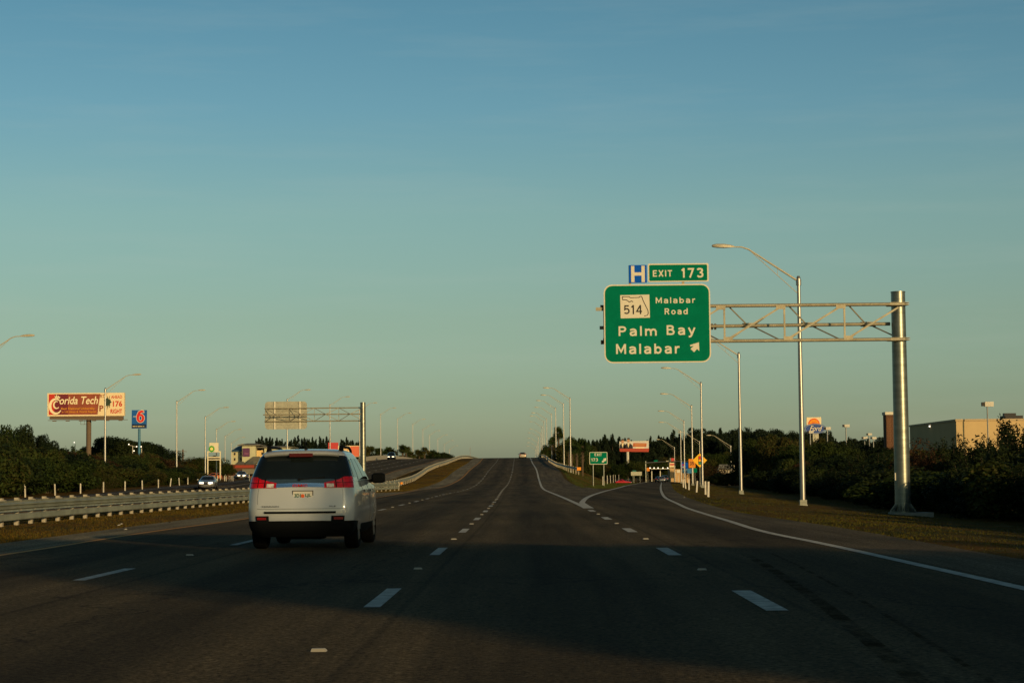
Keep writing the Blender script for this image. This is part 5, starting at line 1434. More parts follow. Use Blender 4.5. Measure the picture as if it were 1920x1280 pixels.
# -- right thicket
rx = [1280, 1340, 1400, 1460, 1500, 1560, 1600, 1660, 1720, 1760, 1800, 1840, 1870, 1920, 2400]
ry = [900, 893, 880, 868, 862, 862, 860, 858, 862, 858, 868, 848, 842, 846, 846]
GRP_R = 'bushes of the thicket on the right'
ZONE_R = [(1395, 'left of the second light'), (1500, 'between the nearest lights'), (1670, 'left of the gantry pole'), (1790, 'right of the gantry pole'), (1925, 'at the right picture edge'), (99999, 'beyond the right picture edge')]
Yc = 30.0
while Yc < 300:
    for row in range(3):
        Y = Yc + random.uniform(-1.2, 1.2); X = max(float(SHOUL_R(Y)) + 13.0, 21.0) + row * 4.4 + random.uniform(-.7, .7)
        x = 960 + X / Y * F
        if x > 2100 and row > 1: continue
        yt = float(np.interp(x, rx, ry)) + random.uniform(-6, 12) + (16, 4, -3)[row]
        z0 = hz(X, Y); top = at(min(x, 3000), yt, Y).z
        hgt = min(max(top - z0, 1.7), 5.0) if x < 2200 else 3.2
        kd = 'dark_bush' if random.random() < .45 else ('twig_bush' if random.random() < .55 else 'bush' if random.random() < .85 else 'russet_bush')
        lab = ('reddish ' if kd == 'russet_bush' else 'dark ' if kd == 'dark_bush' else 'twiggy ' if kd[:4] == 'twig' else 'olive ') + 'bush, ' + ROWN[row] + ' row of right thicket, ' + zone(x, ZONE_R)
        plant(kd, X, Y, hgt, lab, GRP_R, w=random.uniform(.95, 1.25), z=z0)
    Yc += 4.6
# individual shrubs rising above the thicket
for (kind, x, yt, Y, w, lab) in [
    ('twig_bush', 1890, 800, 120, 1.25, 'tall dark shrub at the right picture edge before the beige store'),
    ('twig_bush', 1908, 806, 112, 1.3, 'dark shrub filling the right picture edge'),
    ('twig_bush', 1852, 834, 118, .8, 'spindly dark shrub left of the tall one by the store'),
    ('twig_bush', 1795, 832, 135, 1.0, 'low rounded dark shrub before the sunlit store wall'),
    ('twig_bush', 1760, 840, 130, .9, 'dark shrub before the shaded store wall'),
    ('russet', 1722, 828, 120, .95, 'thin russet shrub just right of the gantry pole'),
    ('russet', 1738, 850, 122, .7, 'second russet shrub low beside the gantry pole'),
    ('russet', 1706, 846, 121, .6, 'small reddish shrub hugging the right side of the gantry pole')]:
    plant_px(kind, x, yt, Y, lab, None, w)
for i, (x, yt, Y, k) in enumerate([(1520, 838, 300, 'mtree'), (1545, 836, 290, 'mtree'), (1600, 834, 300, 'tree'), (1575, 842, 300, 'mtree'), (1630, 838, 310, 'tree'), (1655, 840, 290, 'tree'), (1490, 832, 300, 'mtree'), (1465, 828, 310, 'mtree'), (1440, 824, 320, 'mtree'), (1418, 830, 330, 'mtree'), (1400, 838, 330, 'mtree'), (1535, 828, 380, 'mtree'), (1505, 822, 380, 'mtree')]):
    plant_px(k, x, yt, Y, NTH[i] + ' broadleaf tree in the low belt behind the right thicket', 'low broadleaf trees behind the right thicket', .75)
plant_px('russet', 1327, 868, 440, 'leafless brown bush left of the small white house', None, 2.2)
for i, (x, yt) in enumerate([(1340, 890), (1348, 888), (1356, 889), (1364, 888), (1372, 889), (1380, 886), (1388, 882), (1396, 876), (1404, 872)]):
    plant_px('dark_bush', x, yt, 400, NTH[i] + ' from the left of the black bushes hiding the foot of the white house', 'bushes before the white house', 1.0)
# -- pine belt on the right and behind the ramp end
tx = [1080, 1095, 1110, 1125, 1140, 1160, 1185, 1200, 1216, 1228, 1242, 1256, 1270, 1290, 1310, 1330, 1345, 1370, 1400, 1440, 1470, 1500, 1530, 1560, 1600, 1650, 1700]
ty = [832, 822, 827, 824, 816, 826, 834, 834, 822, 830, 816, 812, 818, 812, 816, 808, 812, 809, 811, 808, 813, 812, 810, 822, 822, 828, 832]
ZONE_P = [(1125, 'behind the exit sign'), (1160, 'left of the two men billboard'), (1220, 'behind the two men billboard'), (1262, 'behind the traffic signal mast'), (1320, 'behind the ramp lights'), (1390, 'above the small white house'), (1500, 'between the two nearest street lights'), (1600, 'around the blue oval sign'), (9999, 'left of the brick pillar')]
n = 0
for row in range(3):
    x = 1078 + row * 4
    while x < 1690:
        Y = 760 + row * 45 + random.uniform(-15, 15)
        yt = float(np.interp(x, tx, ty)) + random.uniform(-5, 10) + (8 if row == 0 else 0)
        kd = 'pine' if (random.random() < (.85 if x < 1290 else .35)) else 'talltree'
        plant_px(kd, x, yt, Y, ('tall dark pine in the ' if kd == 'pine' else 'tall dark tree in the ') + ROWN[row] + ' row ' + zone(x, ZONE_P), 'pines of the belt beyond the ramp', random.uniform(1.0, 1.5) if kd == 'pine' else random.uniform(1.0, 1.3), base=-1)
        x += random.uniform(10, 15); n += 1
x = 1100
while x < 1560:
    plant_px('mtree', x, float(np.interp(x, [1100, 1160, 1250, 1350, 1560], [868, 868, 862, 850, 845])) + random.uniform(-4, 6), 660 + random.uniform(-15, 15), 'green understorey tree below the pines ' + zone(x, ZONE_P), 'understorey trees below the pines', random.uniform(.9, 1.3), base=-1)
    x += random.uniform(13, 19)
# -- pines behind the hotel
for i, (x, yt) in enumerate([(486, 826), (492, 822), (499, 825), (505, 823), (510, 826), (519, 826), (523, 830), (528, 828), (545, 828), (552, 824), (559, 821), (566, 826), (572, 824), (579, 827), (586, 824), (592, 828), (600, 823), (607, 826), (613, 822), (617, 826), (640, 828), (645, 832), (650, 825), (656, 830), (662, 829), (668, 833), (673, 830)]):
    plant_px('pine', x, yt - 1, 900 + random.uniform(-30, 30), NTH[i] + ' from the left in the pine row behind the hotel' if i < 20 else NTH[i - 20] + ' from the left of the pines behind the coral billboard', 'pines behind the hotel', 1.15, base=3)
# -- palms
for i, (x, yt, Y) in enumerate([(686, 838, 560), (693, 836, 570), (712, 838, 570), (728, 838, 560), (735, 841, 560), (755, 834, 560), (761, 836, 580), (771, 845, 600), (786, 842, 600), (796, 838, 620), (811, 843, 640), (815, 845, 650)]):
    q = at(x, yt, Y)
    plant('palm', q.x, Y, 9.0, NTH[i] + ' palm from the left beyond the opposite carriageway', 'palms beyond the opposite carriageway', 1.15, z=q.z - 9.0)
for i, (x, yt) in enumerate([(826, 848), (832, 850), (838, 853)]):
    q = at(x, yt, 700); plant('tree', q.x, 700, 7, NTH[i] + ' from the left of the low dark trees where the far lights end', 'low trees near the crest', .8, z=q.z - 7)
x = 682
while x < 822:
    q = at(x, 853 + random.uniform(-3, 3), 640); plant('tree', q.x, 640, 7, 'low dark tree between the palms beyond the overpass parapet', 'low trees between the palms', .62, z=q.z - 7); x += 11
for i, (x, yt, Y, h) in enumerate([(1047, 806, 430, 9.5), (1036, 822, 450, 8), (1066, 828, 380, 7.5), (1092, 830, 330, 8.5), (1072, 838, 340, 6), (1081, 836, 350, 7)]):
    q = at(x, yt, Y); plant('palm', q.x, Y, h + .6, NTH[i] + ' palm of the group on the right embankment' if i else 'tallest palm on the right embankment behind the street lights', 'palms on the right embankment', .95, z=q.z - h)
for i in range(22):
    x = 1058 + i * 2.6; Y = 380 + random.uniform(-25, 25) + i * 4
    plant_px('mtree' if i % 3 else 'tree', x, float(np.interp(x, [1040, 1065, 1075, 1100, 1115], [842, 834, 824, 840, 858])) + random.uniform(-3, 8), Y + 40, 'green tree packed on the slope below the right embankment palms', 'trees below the right embankment', .6, base=-.5)
for i in range(9):
    x = 1024 + i * 4.5; q = at(x, 846 - (i % 3) * 5, 520)
    plant('mtree', q.x, 520, 8, 'leafy tree behind the right guardrail near the crest', 'trees behind the right guardrail', .55, z=q.z - 8)
# -- bushes behind the camera on the right: their crowns shade the near road
for i, (X, Y, h, w) in enumerate([(25, -66, 7.5, .8), (26, -57, 6.2, .6), (25, -49, 8.0, .7), (27, -41, 6.0, .6), (25, -34, 6.4, .7), (24, -29, 6.6, .6), (26, -24, 12.8, .7), (24, -20.5, 12.0, .6), (25, -16.5, 11.9, .75), (26, -12, 11.4, .75), (25, -6.5, 8.4, .7), (27, 0, 7.6, .6), (25, 7, 5.8, .6), (26, 15, 6.0, .5), (32, -36, 8.0, .7), (33, -28, 9.5, .7), (34, 2, 8.4, .6)]):
    plant('tree' if i % 2 else 'mtree', X, Y, h, 'bushy tree in the roadside row behind the viewpoint on the right', 'trees in the row behind the viewpoint', w)

# -- grass blades along the verges
def grass_patch(name, label, pts, cols, hgt):
    P = np.array(pts); n = len(P)
    a = rng.uniform(0, 6.28, n); h = hgt * rng.uniform(.4, 1.3, n); w = .018 + P[:, 1] * .00012
    dx, dy = np.cos(a) * w, np.sin(a) * w
    lx, ly = rng.normal(size=n) * h * .35, rng.normal(size=n) * h * .35
    Z = H(P[:, 0], P[:, 1]) - .04
    V = np.stack([np.stack([P[:, 0] - dx, P[:, 1] - dy, Z], 1), np.stack([P[:, 0] + dx, P[:, 1] + dy, Z], 1), np.stack([P[:, 0] + lx, P[:, 1] + ly, Z + h], 1)], 1).reshape(-1, 3)
    o = put(name, np_mesh(name, V, np.arange(3 * n).reshape(-1, 3), leafmat(name + '_blades', cols, .2)))
    tag(o, label, 'grass', kind='stuff')
def scat(n, y0, y1, fl, fr):
    Y = y0 * (y1 / y0) ** rng.uniform(0, 1, n)
    a, b = np.array(fl(Y), float), np.array(fr(Y), float)
    X = a + (b - a) * rng.uniform(0, 1, n)
    return np.stack([X, Y], 1)
grass_patch('median_grass', 'short dry orange and green grass on the median strip beside the guardrail', scat(150000, 34, 420, lambda Y: np.where(Y < 170, RAIL1(np.clip(Y, 40, 177)) - 1.6, RAIL2(Y) + .3), lambda Y: GRASS_L(Y) + .05), [(.035, .048, .006), (.13, .070, .008), (.25, .090, .010)], .06)
grass_patch('verge_grass', 'short olive grass on the right verge between shoulder and thicket', scat(110000, 24, 300, lambda Y: SHOUL_R(Y) - .05, lambda Y: SHOUL_R(Y) + 13), [(.016, .030, .003), (.045, .050, .005), (.10, .073, .006)], .06)
grass_patch('gore_grass', 'green grass on the embankment slope around the exit sign', scat(50000, 185, 420, lambda Y: np.where(Y < 260, np.minimum(SH_MR(Y) + .3, RAMP_L(Y) - 2), SH_MR(Y) + .3), lambda Y: RAMP_L(Y) - .4), [(.018, .045, .006), (.04, .06, .010), (.10, .07, .016)], .08)

# ============================================================ VEHICLES
class Shell:
    """car body skin: plan outlines stacked by height; u runs round the outline from the middle of the tail"""
    def __init__(s, tab, L, r=.26, rf=.45, bow=.07, taper=.05):
        s.t = np.array(tab); s.L = L; s.r = r; s.rf = rf; s.bow = bow; s.tp = taper
        z = s.t[:, 0]; s.fw = pchip(z, s.t[:, 1]); s.fr = pchip(z, s.t[:, 2]); s.ff = pchip(z, s.t[:, 3])
    def P(s, u, z):
        w, yr, yf = float(s.fw(z)), float(s.fr(z)), float(s.ff(z))
        a = abs(u); sg = 1 if u >= 0 else -1
        r = min(s.r, w * .8, (yf - yr) * .3); rf = min(s.rf, w * .8, (yf - yr) * .35)
        if a <= 1: x, y = a * (w - r), yr
        elif a <= 2: th = (a - 1) * math.pi / 2; x, y = w - r + r * math.sin(th), yr + r * (1 - math.cos(th))
        elif a <= 3: x, y = w, yr + r + (a - 2) * (yf - rf - yr - r)
        elif a <= 4: th = (a - 3) * math.pi / 2; x, y = w - rf + rf * math.cos(th), yf - rf + rf * math.sin(th)
        else: x, y = (w - rf) * (5 - a), yf
        q = (x / w) ** 2
        y += s.bow * q * max(0, 1 - (y - yr) / .9) - s.bow * 1.8 * q * max(0, 1 - (yf - y) / .9)
        m = (y - s.L / 2) / (s.L / 2); x *= 1 - s.tp * m ** 4
        return Vector((sg * x, y, z))
    def N(s, u, z):
        e = .01
        a = s.P(u + e, z) - s.P(u - e, z); b = s.P(u, z + e) - s.P(u, z - e)
        n = a.cross(b)
        return n.normalized() if n.length > 1e-9 else Vector((0, -1, 0))
    def body(s, name, m, parent, wells=(), wr=.40, us=None):
        zs = []
        for a, b in zip(s.t[:-1, 0], s.t[1:, 0]): zs += list(np.linspace(a, b, 4)[:-1])
        zs.append(s.t[-1, 0])
        us = [-4.999 + 9.998 * k / 89 for k in range(90)]
        n = len(us); V = [s.P(u, z) for z in zs for u in us]
        Fc = [(j * n + k, j * n + (k + 1) % n, (j + 1) * n + (k + 1) % n, (j + 1) * n + k) for j in range(len(zs) - 1) for k in range(n)]
        Fc += [tuple(reversed(range(n))), tuple(range((len(zs) - 1) * n, len(zs) * n))]
        o = mk(name, MB().add(V, Fc), m, None, True, 38)
        if wells:
            mb = MB()
            for y in wells:
                for sx in (-1, 1): mb.tube([(sx * .52, y, wr * .93), (sx * 1.3, y, wr * .93)], wr, 28)
            c = mk('wheel_well_cutter', mb, None)
            bo = o.modifiers.new('wells', 'BOOLEAN'); bo.object = c; bo.operation = 'DIFFERENCE'; bo.solver = 'EXACT'
            dg = bpy.context.evaluated_depsgraph_get(); me = bpy.data.meshes.new_from_object(o.evaluated_get(dg))
            o.modifiers.clear(); o.data = me
            me.polygons.foreach_set('use_smooth', [True] * len(me.polygons)); me.set_sharp_from_angle(angle=R(38))
            me.materials.clear(); me.materials.append(m); me.materials.append(M_BPLAST)
            for p in me.polygons:
                c_ = p.center
                p.material_index = 1 if any(math.hypot(c_.y - y, c_.z - wr * .93) < wr + .004 and abs(c_.x) < .935 and (abs(p.normal.x) < .5 or abs(c_.x) < .6) for y in wells) else 0
            bpy.data.objects.remove(c)
        o.parent = parent
        return o
    def patch(s, name, u0, u1, z0, z1, m, parent, off=.008, nu=10, nz=5, smooth=True):
        """panel lying on the skin; z0/z1/u0/u1 may be functions (of the 0..1 position)"""
        f = lambda q, t: q(t) if callable(q) else q
        V = []
        for j in range(nz + 1):
            for i in range(nu + 1):
                tj, ti = j / nz, i / nu
                a, b = f(u0, tj), f(u1, tj); u = a + (b - a) * ti
                c, d = f(z0, ti), f(z1, ti); z = c + (d - c) * tj
                V.append(s.P(u, z) + s.N(u, z) * off)
        w = nu + 1
        Fc = [(j * w + i, j * w + i + 1, (j + 1) * w + i + 1, (j + 1) * w + i) for j in range(nz) for i in range(nu)]
        rim = [i for i in range(w)] + [j * w + nu for j in range(1, nz + 1)] + [nz * w + i for i in range(nu - 1, -1, -1)] + [j * w for j in range(nz - 1, 0, -1)]
        b0 = len(V); cen = sum(V, Vector()) / len(V)
        nn = s.N((f(u0, .5) + f(u1, .5)) / 2, (f(z0, .5) + f(z1, .5)) / 2)
        for i in rim: V.append(V[i] - nn * (off + .012))
        k = len(rim)
        Fc += [(rim[i], b0 + i, b0 + (i + 1) % k, rim[(i + 1) % k]) for i in range(k)]
        return mk(name, MB().add(V, Fc), m, parent, smooth, 30)
M_CARW = mat('white_car_paint', (.345, .375, .385), .35, coat=1.0, spec=.5)
M_GLASS = mat('dark_car_glass', (.006, .009, .009), .05, spec=.6)
M_TYRE = mat('tyre_rubber', (.006, .006, .006), .9, spec=.05)
M_RIM = mat('alloy_rim', (.45, .45, .44), .3, .9)
M_BPLAST = mat('black_plastic', (.005, .006, .0065), .75, spec=.06)
M_CHROME = mat('chrome', (.72, .78, .82), .18, 1.0)
M_TAIL = mat('tail_light_red', (.52, .004, .005), .12, coat=.8, var=.6, scale=7)
M_TAILC = mat('clear_lens', (.55, .55, .52), .12, coat=.8, var=.5, scale=14)
M_REFR = mat('reflector_red', (.20, .008, .008), .3)
M_SEAM = mat('panel_gap', (.04, .04, .04), .8)
def wheel(parent, x, y, r=.36, w=.24, side=1):
    mb = MB(); n = 28
    prof = [(r * .62, -w / 2 + .02), (r * .90, -w / 2), (r * .985, -w / 2 + .03), (r, 0), (r * .985, w / 2 - .03), (r * .90, w / 2), (r * .62, w / 2 - .02)]
    V = [(x + q[1], y + q[0] * math.cos(2 * math.pi * k / n), r + q[0] * math.sin(2 * math.pi * k / n)) for q in prof for k in range(n)]
    Fc = [(j * n + k, j * n + (k + 1) % n, (j + 1) * n + (k + 1) % n, (j + 1) * n + k) for j in range(len(prof) - 1) for k in range(n)]
    mb.add(V, Fc); ty = mk('wheel', mb, M_TYRE, parent, True)
    mb = MB(); xo = x + side * (w / 2 - .03)
    mb.tube([(x - side * .02, y, r), (x, y, r)], r * .62, 20)
    for k in range(6):
        a = 2 * math.pi * k / 6; mb.bar((xo, y, r), (xo, y + math.cos(a) * r * .62, r + math.sin(a) * r * .62), .045, .07)
    mb.tube([(xo - side * .03, y, r), (xo + side * .01, y, r)], .06, 12)
    V = []
    for rr in (r * .60, r * .66):
        for k in range(n): V.append((xo, y + rr * math.cos(2 * math.pi * k / n), r + rr * math.sin(2 * math.pi * k / n)))
    mb.add(V, [(k, (k + 1) % n, n + (k + 1) % n, n + k) for k in range(n)])
    mk('rim', mb, M_RIM, ty)
# ---- white SUV seen from behind
suv_p = at(580, 1031, 33.45)
suv = empty('suv', (-3.645, 33.30, .02), R(-1.2))
tag(suv, 'white SUV with roof rails and red tail lights driving ahead in the left lane', 'car')
S = Shell([(.24, .80, .16, 4.50), (.34, .895, .05, 4.62), (.50, .935, .0, 4.70), (.66, .945, .0, 4.70), (.90, .940, .03, 4.66), (1.00, .930, .045, 4.58), (1.06, .92, .055, 4.40), (1.12, .91, .07, 3.62), (1.22, .89, .09, 3.36), (1.40, .83, .18, 2.95), (1.57, .765, .28, 2.50), (1.645, .725, .35, 2.28), (1.695, .66, .48, 2.05), (1.725, .50, .70, 1.85), (1.735, .2, 1.0, 1.6)], 4.70, r=.20)
S.body('body', M_CARW, suv, wells=(.97, 3.80), wr=.405)
S.patch('rear_window', -1.98, 1.98, lambda t: 1.215 - .03 * math.sin(math.pi * t), lambda t: 1.605 - .03 * abs(2 * t - 1) ** 8, M_GLASS, suv, .010, 44, 8)
for sg in (-1, 1):
    o = S.patch('quarter_glass', sg * 2.05, sg * 2.26, 1.24, lambda t: 1.54, M_GLASS, suv, .006, 4, 4) if sg > 0 else S.patch('quarter_glass', -2.26, -2.05, 1.24, 1.54, M_GLASS, suv, .006, 4, 4)
    a, b = (2.29, 2.60); c, d = (2.63, 2.93)
    for (p, q) in ((a, b), (c, d)):
        S.patch('side_window', *(sorted((sg * p, sg * q))), 1.20, 1.56, M_GLASS, suv, .006, 5, 4)
    S.patch('window_trim', *(sorted((sg * 2.02, sg * 2.95))), 1.175, 1.19, M_CHROME, suv, .010, 14, 1)
    S.patch('door_seam', *(sorted((sg * 2.615, sg * 2.619))), .42, 1.17, M_SEAM, suv, .003, 1, 8)
    S.patch('door_seam', *(sorted((sg * 2.33, sg * 2.334))), .75, 1.17, M_SEAM, suv, .003, 1, 6)
    S.patch('door_handle', *(sorted((sg * 2.36, sg * 2.42))), .98, 1.01, M_CHROME, suv, .03, 2, 1)
    S.patch('door_handle', *(sorted((sg * 2.64, sg * 2.70))), .98, 1.01, M_CHROME, suv, .03, 2, 1)
    S.patch('sill_cladding', *(sorted((sg * 2.28, sg * 2.80))), .26, .42, M_BPLAST, suv, .012, 10, 2)
    # tail light: red wrap-round with a clear inner lens
    lo = lambda t: 1.055
    hi = (lambda t: 1.14 + .10 * min(1, t * 1.8)) if sg > 0 else (lambda t: 1.14 + .10 * min(1, (1 - t) * 1.8))
    tl = S.patch('tail_light', *(sorted((sg * .60, sg * 1.80))), lo, hi, M_TAIL, suv, .022, 18, 5)
    S.patch('lamp_divider', *(sorted((sg * .86, sg * 1.78))), 1.138, 1.150, mat('deep_red_lens', (.10, .002, .003), .2), tl, .027, 12, 1)
    for k in (.88, 1.12):
        S.patch('lamp_divider', *(sorted((sg * k, sg * (k + .03)))), 1.06, 1.22, M_BPLAST, tl, .026, 1, 4)
    S.patch('reversing_light', *(sorted((sg * .66, sg * .84))), 1.062, 1.125, M_TAILC, tl, .030, 5, 3)
    S.patch('bumper_reflector', *(sorted((sg * .76, sg * 1.16))), .46, .585, M_BPLAST, suv, .018, 8, 3)
    S.patch('reflector_lens', *(sorted((sg * .82, sg * 1.08))), .520, .560, M_REFR, suv, .028, 8, 2)
    S.patch('hatch_seam', *(sorted((sg * 1.075, sg * 1.085))), .78, 1.05, M_SEAM, suv, .003, 1, 6)
    S.patch('hatch_seam', *(sorted((sg * .95, sg * 1.08))), lambda t: .70, lambda t: .706, M_SEAM, suv, .003, 3, 1)
    # mirror
    mb = MB(); V = []
    for (x_, w_) in ((0, .6), (.04, 1), (.20, 1.0), (.25, .75)):
        for k in range(12):
            a = 2 * math.pi * k / 12; V.append((sg * (.93 + x_), 3.18 + .075 * w_ * math.cos(a), 1.215 + .095 * w_ * math.sin(a)))
    mb.add(V, [(j * 12 + k, j * 12 + (k + 1) % 12, j * 12 + 12 + (k + 1) % 12, j * 12 + 12 + k) for j in range(3) for k in range(12)] + [tuple(range(12)), tuple(range(36, 48))])
    mb.bar((sg * .86, 3.2, 1.15), (sg * .96, 3.19, 1.18), .06)
    mi = mk('mirror', mb, M_BPLAST, suv, True)
    mb = MB(); mb.box(sg * 1.05 - .09, sg * 1.05 + .09, 3.10, 3.104, 1.15, 1.28); mk('mirror_glass', mb, M_BPLAST, mi)
    # roof rail
    mb = MB(); X = sg * .63
    mb.tube([(X, .60, 1.66), (X, .74, 1.735), (X, 1.0, 1.765), (X, 2.0, 1.765), (X * .98, 2.4, 1.72), (X * .98, 2.5, 1.65)], [.022, .026, .024, .024, .024, .02], 8)
    mb.bar((X, .66, 1.62), (X, .80, 1.74), .07, .14)
    mk('roof_rail', mb, M_BPLAST, suv, True)
    for y in (.97, 3.80): wheel(suv, sg * .80, y, side=sg)
    # arch lip
    S.patch('quarter_crease', *(sorted((sg * 1.9, sg * 2.3))), .93, .935, M_CARW, suv, .012, 6, 1)
S.patch('chrome_bar', -.60, .60, lambda t: 1.062 + .006 * math.sin(math.pi * t), lambda t: 1.128 + .012 * math.sin(math.pi * t), M_CHROME, suv, .026, 14, 3)
S.patch('hatch_glass_lip', -.92, .92, 1.13, 1.205, mat('dark_blue_gloss', (.02, .035, .045), .08, spec=.8), suv, .012, 14, 2)
S.patch('bumper_step', -.86, .86, .625, .66, M_BPLAST, suv, .022, 14, 2)
S.patch('hatch_seam', -.96, .96, .700, .706, M_SEAM, suv, .003, 14, 1)
S.patch('bumper_cladding', -2.10, 2.10, .235, lambda t: .475 + .02 * math.sin(math.pi * t) ** .3, M_BPLAST, suv, .014, 40, 4)
mb = MB(); mb.box(-.70, .70, .45, 4.3, .22, .34); mb.box(-.45, .3, .6, 1.3, .17, .24); mk('underbody', mb, M_BPLAST, suv)
# spoiler lip with high brake light
mb = MB(); V = []
for (y, z, w) in ((.205, 1.620, .64), (.185, 1.645, .65), (.22, 1.678, .64), (.52, 1.712, .58), (.52, 1.64, .58), (.30, 1.60, .64)):
    for x in np.linspace(-1, 1, 13): V.append((x * w, y + .06 * x * x, z - .025 * x ** 4))
mb.add(V, [(j * 13 + i, j * 13 + i + 1, ((j + 1) % 6) * 13 + i + 1, ((j + 1) % 6) * 13 + i) for j in range(6) for i in range(12)] + [tuple(j * 13 for j in range(6)), tuple(j * 13 + 12 for j in reversed(range(6)))])
spo = mk('spoiler', mb, M_CARW, suv, True, 50)
mb = MB(); mb.box(-.20, .20, .175, .23, 1.590, 1.650); mk('high_brake_light', mb, mat('dark_red_lens', (.06, .006, .006), .2), spo)
# plate, badges, wiper, aerial
pl = mk('number_plate', MB().box(-.165, .165, -.012, .0, .865, 1.005), mat('plate_white', (.46, .46, .40), .5), suv, loc=(.045, .045, -.005))
mk('plate_frame', MB().box(-.18, .18, -.006, .0, .85, 1.02), M_SEAM, suv, loc=(.045, .044, -.005))
mk('plate_lettering', text_mb('3D1', -.14, -.03, .90, .965, -.014, bold=.02), mat('plate_green', (.02, .10, .06)), pl)
mk('plate_lettering', text_mb('LJL', .045, .145, .90, .965, -.014, bold=.02), mat('plate_green', (.02, .10, .06)), pl)
mb = MB(); mb.ball((.0, -.014, .925), (.032, .004, .036), 10, 6); mk('plate_orange', mb, mat('plate_orange', (.55, .09, .02)), pl)
mk('badge', text_mb('GMC', -.13, .13, 1.076, 1.124, .012, bold=.015), mat('badge_red', (.30, .015, .02), .4), suv)
mk('badge', text_mb('TERRAIN', -.66, -.36, .735, .757, -.002, bold=.01), M_SEAM, suv, loc=(0, .006, 0))
mk('badge', text_mb('SLE', .50, .62, .735, .757, -.002, bold=.01), M_SEAM, suv, loc=(0, .006, 0))
mb = MB(); mb.bar((-.02, .075, 1.20), (.42, .10, 1.235), .018); mb.tube([(-.02, .05, 1.2), (-.02, .09, 1.2)], .025, 8); mk('wiper', mb, M_BPLAST, suv)
mb = MB(); mb.tube([(0.02, .72, 1.71), (.02, .60, 1.80), (.02, .55, 1.86)], [.02, .012, .006], 6); mb.prism([(-.01, 1.71), (.05, 1.71), (.03, 1.76), (.01, 1.76)], .66, .80); mk('aerial', mb, M_BPLAST, suv)
# seats and driver seen faintly through the glass would be lost: the rear glass is near black

def small_car(name, tab, L, loc, rz, label, paint_, front=False, lights=0.0, cat='car', wx=.78, wheels=(.75, 3.5), wr=.32, rails=False, glass=None):
    t = empty(name, loc, rz); tag(t, label, cat)
    s = Shell(tab, L, r=.3, rf=.5)
    s.body('body', paint_, t, wells=wheels, wr=wr + .05)
    gz0_, gz1_ = glass or (1.0, 1.32)
    s.patch('rear_window', -1.2, 1.2, gz0_ + .02, gz1_, M_GLASS, t, .01, 10, 3)
    s.patch('windscreen', 3.45, 4.98, gz0_, gz1_, M_GLASS, t, .01, 8, 3); s.patch('windscreen', -4.98, -3.45, gz0_, gz1_, M_GLASS, t, .01, 8, 3)
    for sg in (-1, 1):
        s.patch('side_window', *(sorted((sg * 2.1, sg * 2.9))), gz0_ + .02, gz1_ - .02, M_GLASS, t, .008, 8, 3)
        s.patch('tail_light', *(sorted((sg * .8, sg * 1.6))), gz0_ - .25, gz0_ - .12, M_TAIL, t, .012, 6, 2)
        s.patch('headlight', *(sorted((sg * 3.55, sg * 4.35))), .60, .74, mat('lit_headlight', (1, .86, .60), .3, emit=lights) if lights else M_TAILC, t, .015, 6, 2)
        for y in wheels: wheel(t, sg * wx, y, wr, .21, sg)
        mb = MB(); mb.ball((sg * 1.0, L * .68, gz0_ + .03), (.11, .06, .08), 8, 5); mk('mirror', mb, paint_, t)
    s.patch('grille', 4.45, 4.98, .50, .68, M_BPLAST, t, .012, 5, 2); s.patch('grille', -4.98, -4.45, .50, .68, M_BPLAST, t, .012, 5, 2)
    mb = MB(); mb.box(-.28, .28, -.02, .04, .55, .68); mk('number_plate', mb, M_WHITE_S, t)
    mb = MB(); mb.box(-.65, .65, .2, L - .2, .16, .3); mk('underbody', mb, M_BPLAST, t)
    return t
SEDAN = [(.22, .74, .10, 4.40), (.32, .84, .02, 4.50), (.50, .88, .0, 4.55), (.72, .885, .03, 4.50), (.84, .87, .06, 4.20), (.93, .86, .12, 3.45), (1.0, .82, .55, 3.15), (1.15, .75, .80, 2.80), (1.30, .66, 1.1, 2.45), (1.38, .58, 1.35, 2.25), (1.42, .42, 1.6, 2.1), (1.43, .2, 1.7, 2.0)]
TRUCK = [(.30, .80, .10, 4.55), (.42, .90, .02, 4.62), (.65, .94, .0, 4.66), (.90, .94, .03, 4.60), (1.02, .92, .06, 4.25), (1.08, .90, .1, 3.5), (1.16, .86, .2, 3.3), (1.40, .80, .35, 2.95), (1.60, .72, .5, 2.6), (1.68, .62, .7, 2.4), (1.72, .45, .9, 2.2), (1.73, .2, 1.1, 2.0)]
M_SILV = mat('silver_car_paint', (.30, .31, .32), .25, .6, coat=.6)
M_DKBL = mat('dark_blue_car_paint', (.012, .02, .03), .2, coat=.8)
M_TANC = mat('champagne_car_paint', (.50, .42, .30), .3, .4, coat=.5)
M_REDC = mat('red_car_paint', (.42, .015, .02), .3, coat=.5)
yq = 455.0
q = at(980, 858.5, yq); zz = float(ZM(yq))
small_car('sedan', SEDAN, 4.55, (at(980, 858, yq).x, yq, zz + .02), 0, 'pale sedan seen from behind just below the road crest', M_TANC)
def onc(x, Y, z, tab, L, label, pt, li, name='sedan', rz=math.pi, **k):
    small_car(name, tab, L, (at(x, 900, Y).x, Y + L, z), rz, label, pt, lights=li, **k)
onc(381, 205, hz(-32, 205) + .04, SEDAN, 4.55, 'silver grey sedan with headlights on coming down the opposite ramp', M_SILV, 2.5, rz=math.pi + .06)
onc(447, 350, float(ZL(350)) + .3, SEDAN, 4.55, 'oncoming car with bright headlights left of the white SUV', M_SILV, 9.0, rz=math.pi + .12)
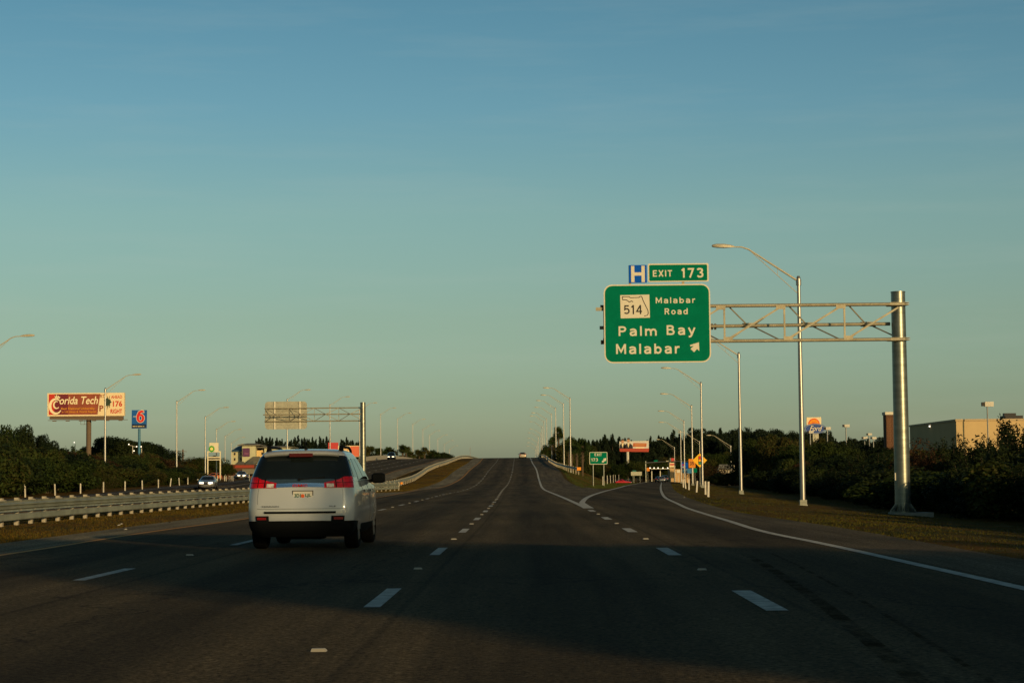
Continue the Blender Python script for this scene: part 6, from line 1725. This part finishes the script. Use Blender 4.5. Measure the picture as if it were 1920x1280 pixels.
onc(733, 452, float(ZM(452)) + .03, TRUCK, 4.66, 'dark blue SUV coming down the overpass on the opposite carriageway', M_DKBL, 1.2, name='suv', wr=.36, glass=(1.12, 1.58))
small_car('sedan', SEDAN, 4.55, (at(1235, 897, 470).x, 470, -.58), R(-4), 'dark car at the end of the exit ramp, left of the silver one', M_DKBL)
small_car('sedan', SEDAN, 4.55, (at(1241, 897, 455).x, 455, -.55), R(-4), 'silver car braking at the end of the exit ramp', M_SILV)
small_car('suv', TRUCK, 4.66, (at(1246.5, 897, 500).x, 500, -.63), R(-4), 'dark SUV waiting beyond the silver car at the ramp end', M_DKBL, wr=.36, glass=(1.12, 1.58))
for i, x in enumerate((1168,)):
    small_car('sedan', SEDAN, 4.55, (at(x, 897, 520).x - 2.2, 520 + i * 6, -1.32), R(-90), 'red car crossing low behind the gore marker posts', M_REDC)
small_car('suv', TRUCK, 4.66, (at(413, 897, 470).x, 470, 1.1), R(60), 'orange brown vehicle parked before the petrol sign frame', mat('orange_car_paint', (.45, .12, .03), .4), wr=.36, glass=(1.12, 1.58))
small_car('sedan', SEDAN, 4.55, (at(466, 897, 470).x, 470, 1.1), R(70), 'dark blue parked car between the headlit car and the white SUV', M_DKBL)

for i, (x, y) in enumerate([(223, 987.5), (228, 985.5), (236, 996), (318, 982), (1283, 934)]):
    p = gm(x, y); mb = MB(); mb.add([(-.05, -.03, 0), (.05, -.04, .01), (.05, .03, .0), (-.03, .04, .01), (0, 0, .03)], [(0, 1, 4), (1, 2, 4), (2, 3, 4), (3, 0, 4)])
    o = mk('litter', mb, M_WPOST if i != 3 else M_BLACK, None, loc=(p.x, p.y, hz(p.x, p.y) + .04))
    tag(o, NTH[i] + ' scrap of litter from the left lying on the verge edge', 'litter', 'scraps of litter')
# tell repeated labels apart by their order across the picture
byl = {}
for o in SC.objects:
    if o.parent is None and 'label' in o and 'group' in o: byl.setdefault(o['label'], []).append(o)
for lab, os_ in byl.items():
    if 1 < len(os_) <= 24:
        os_.sort(key=lambda o: o.location.x / max(o.location.y, 1))
        for k, o in enumerate(os_): o['label'] = lab + ', ' + NTH[k] + ' from left'
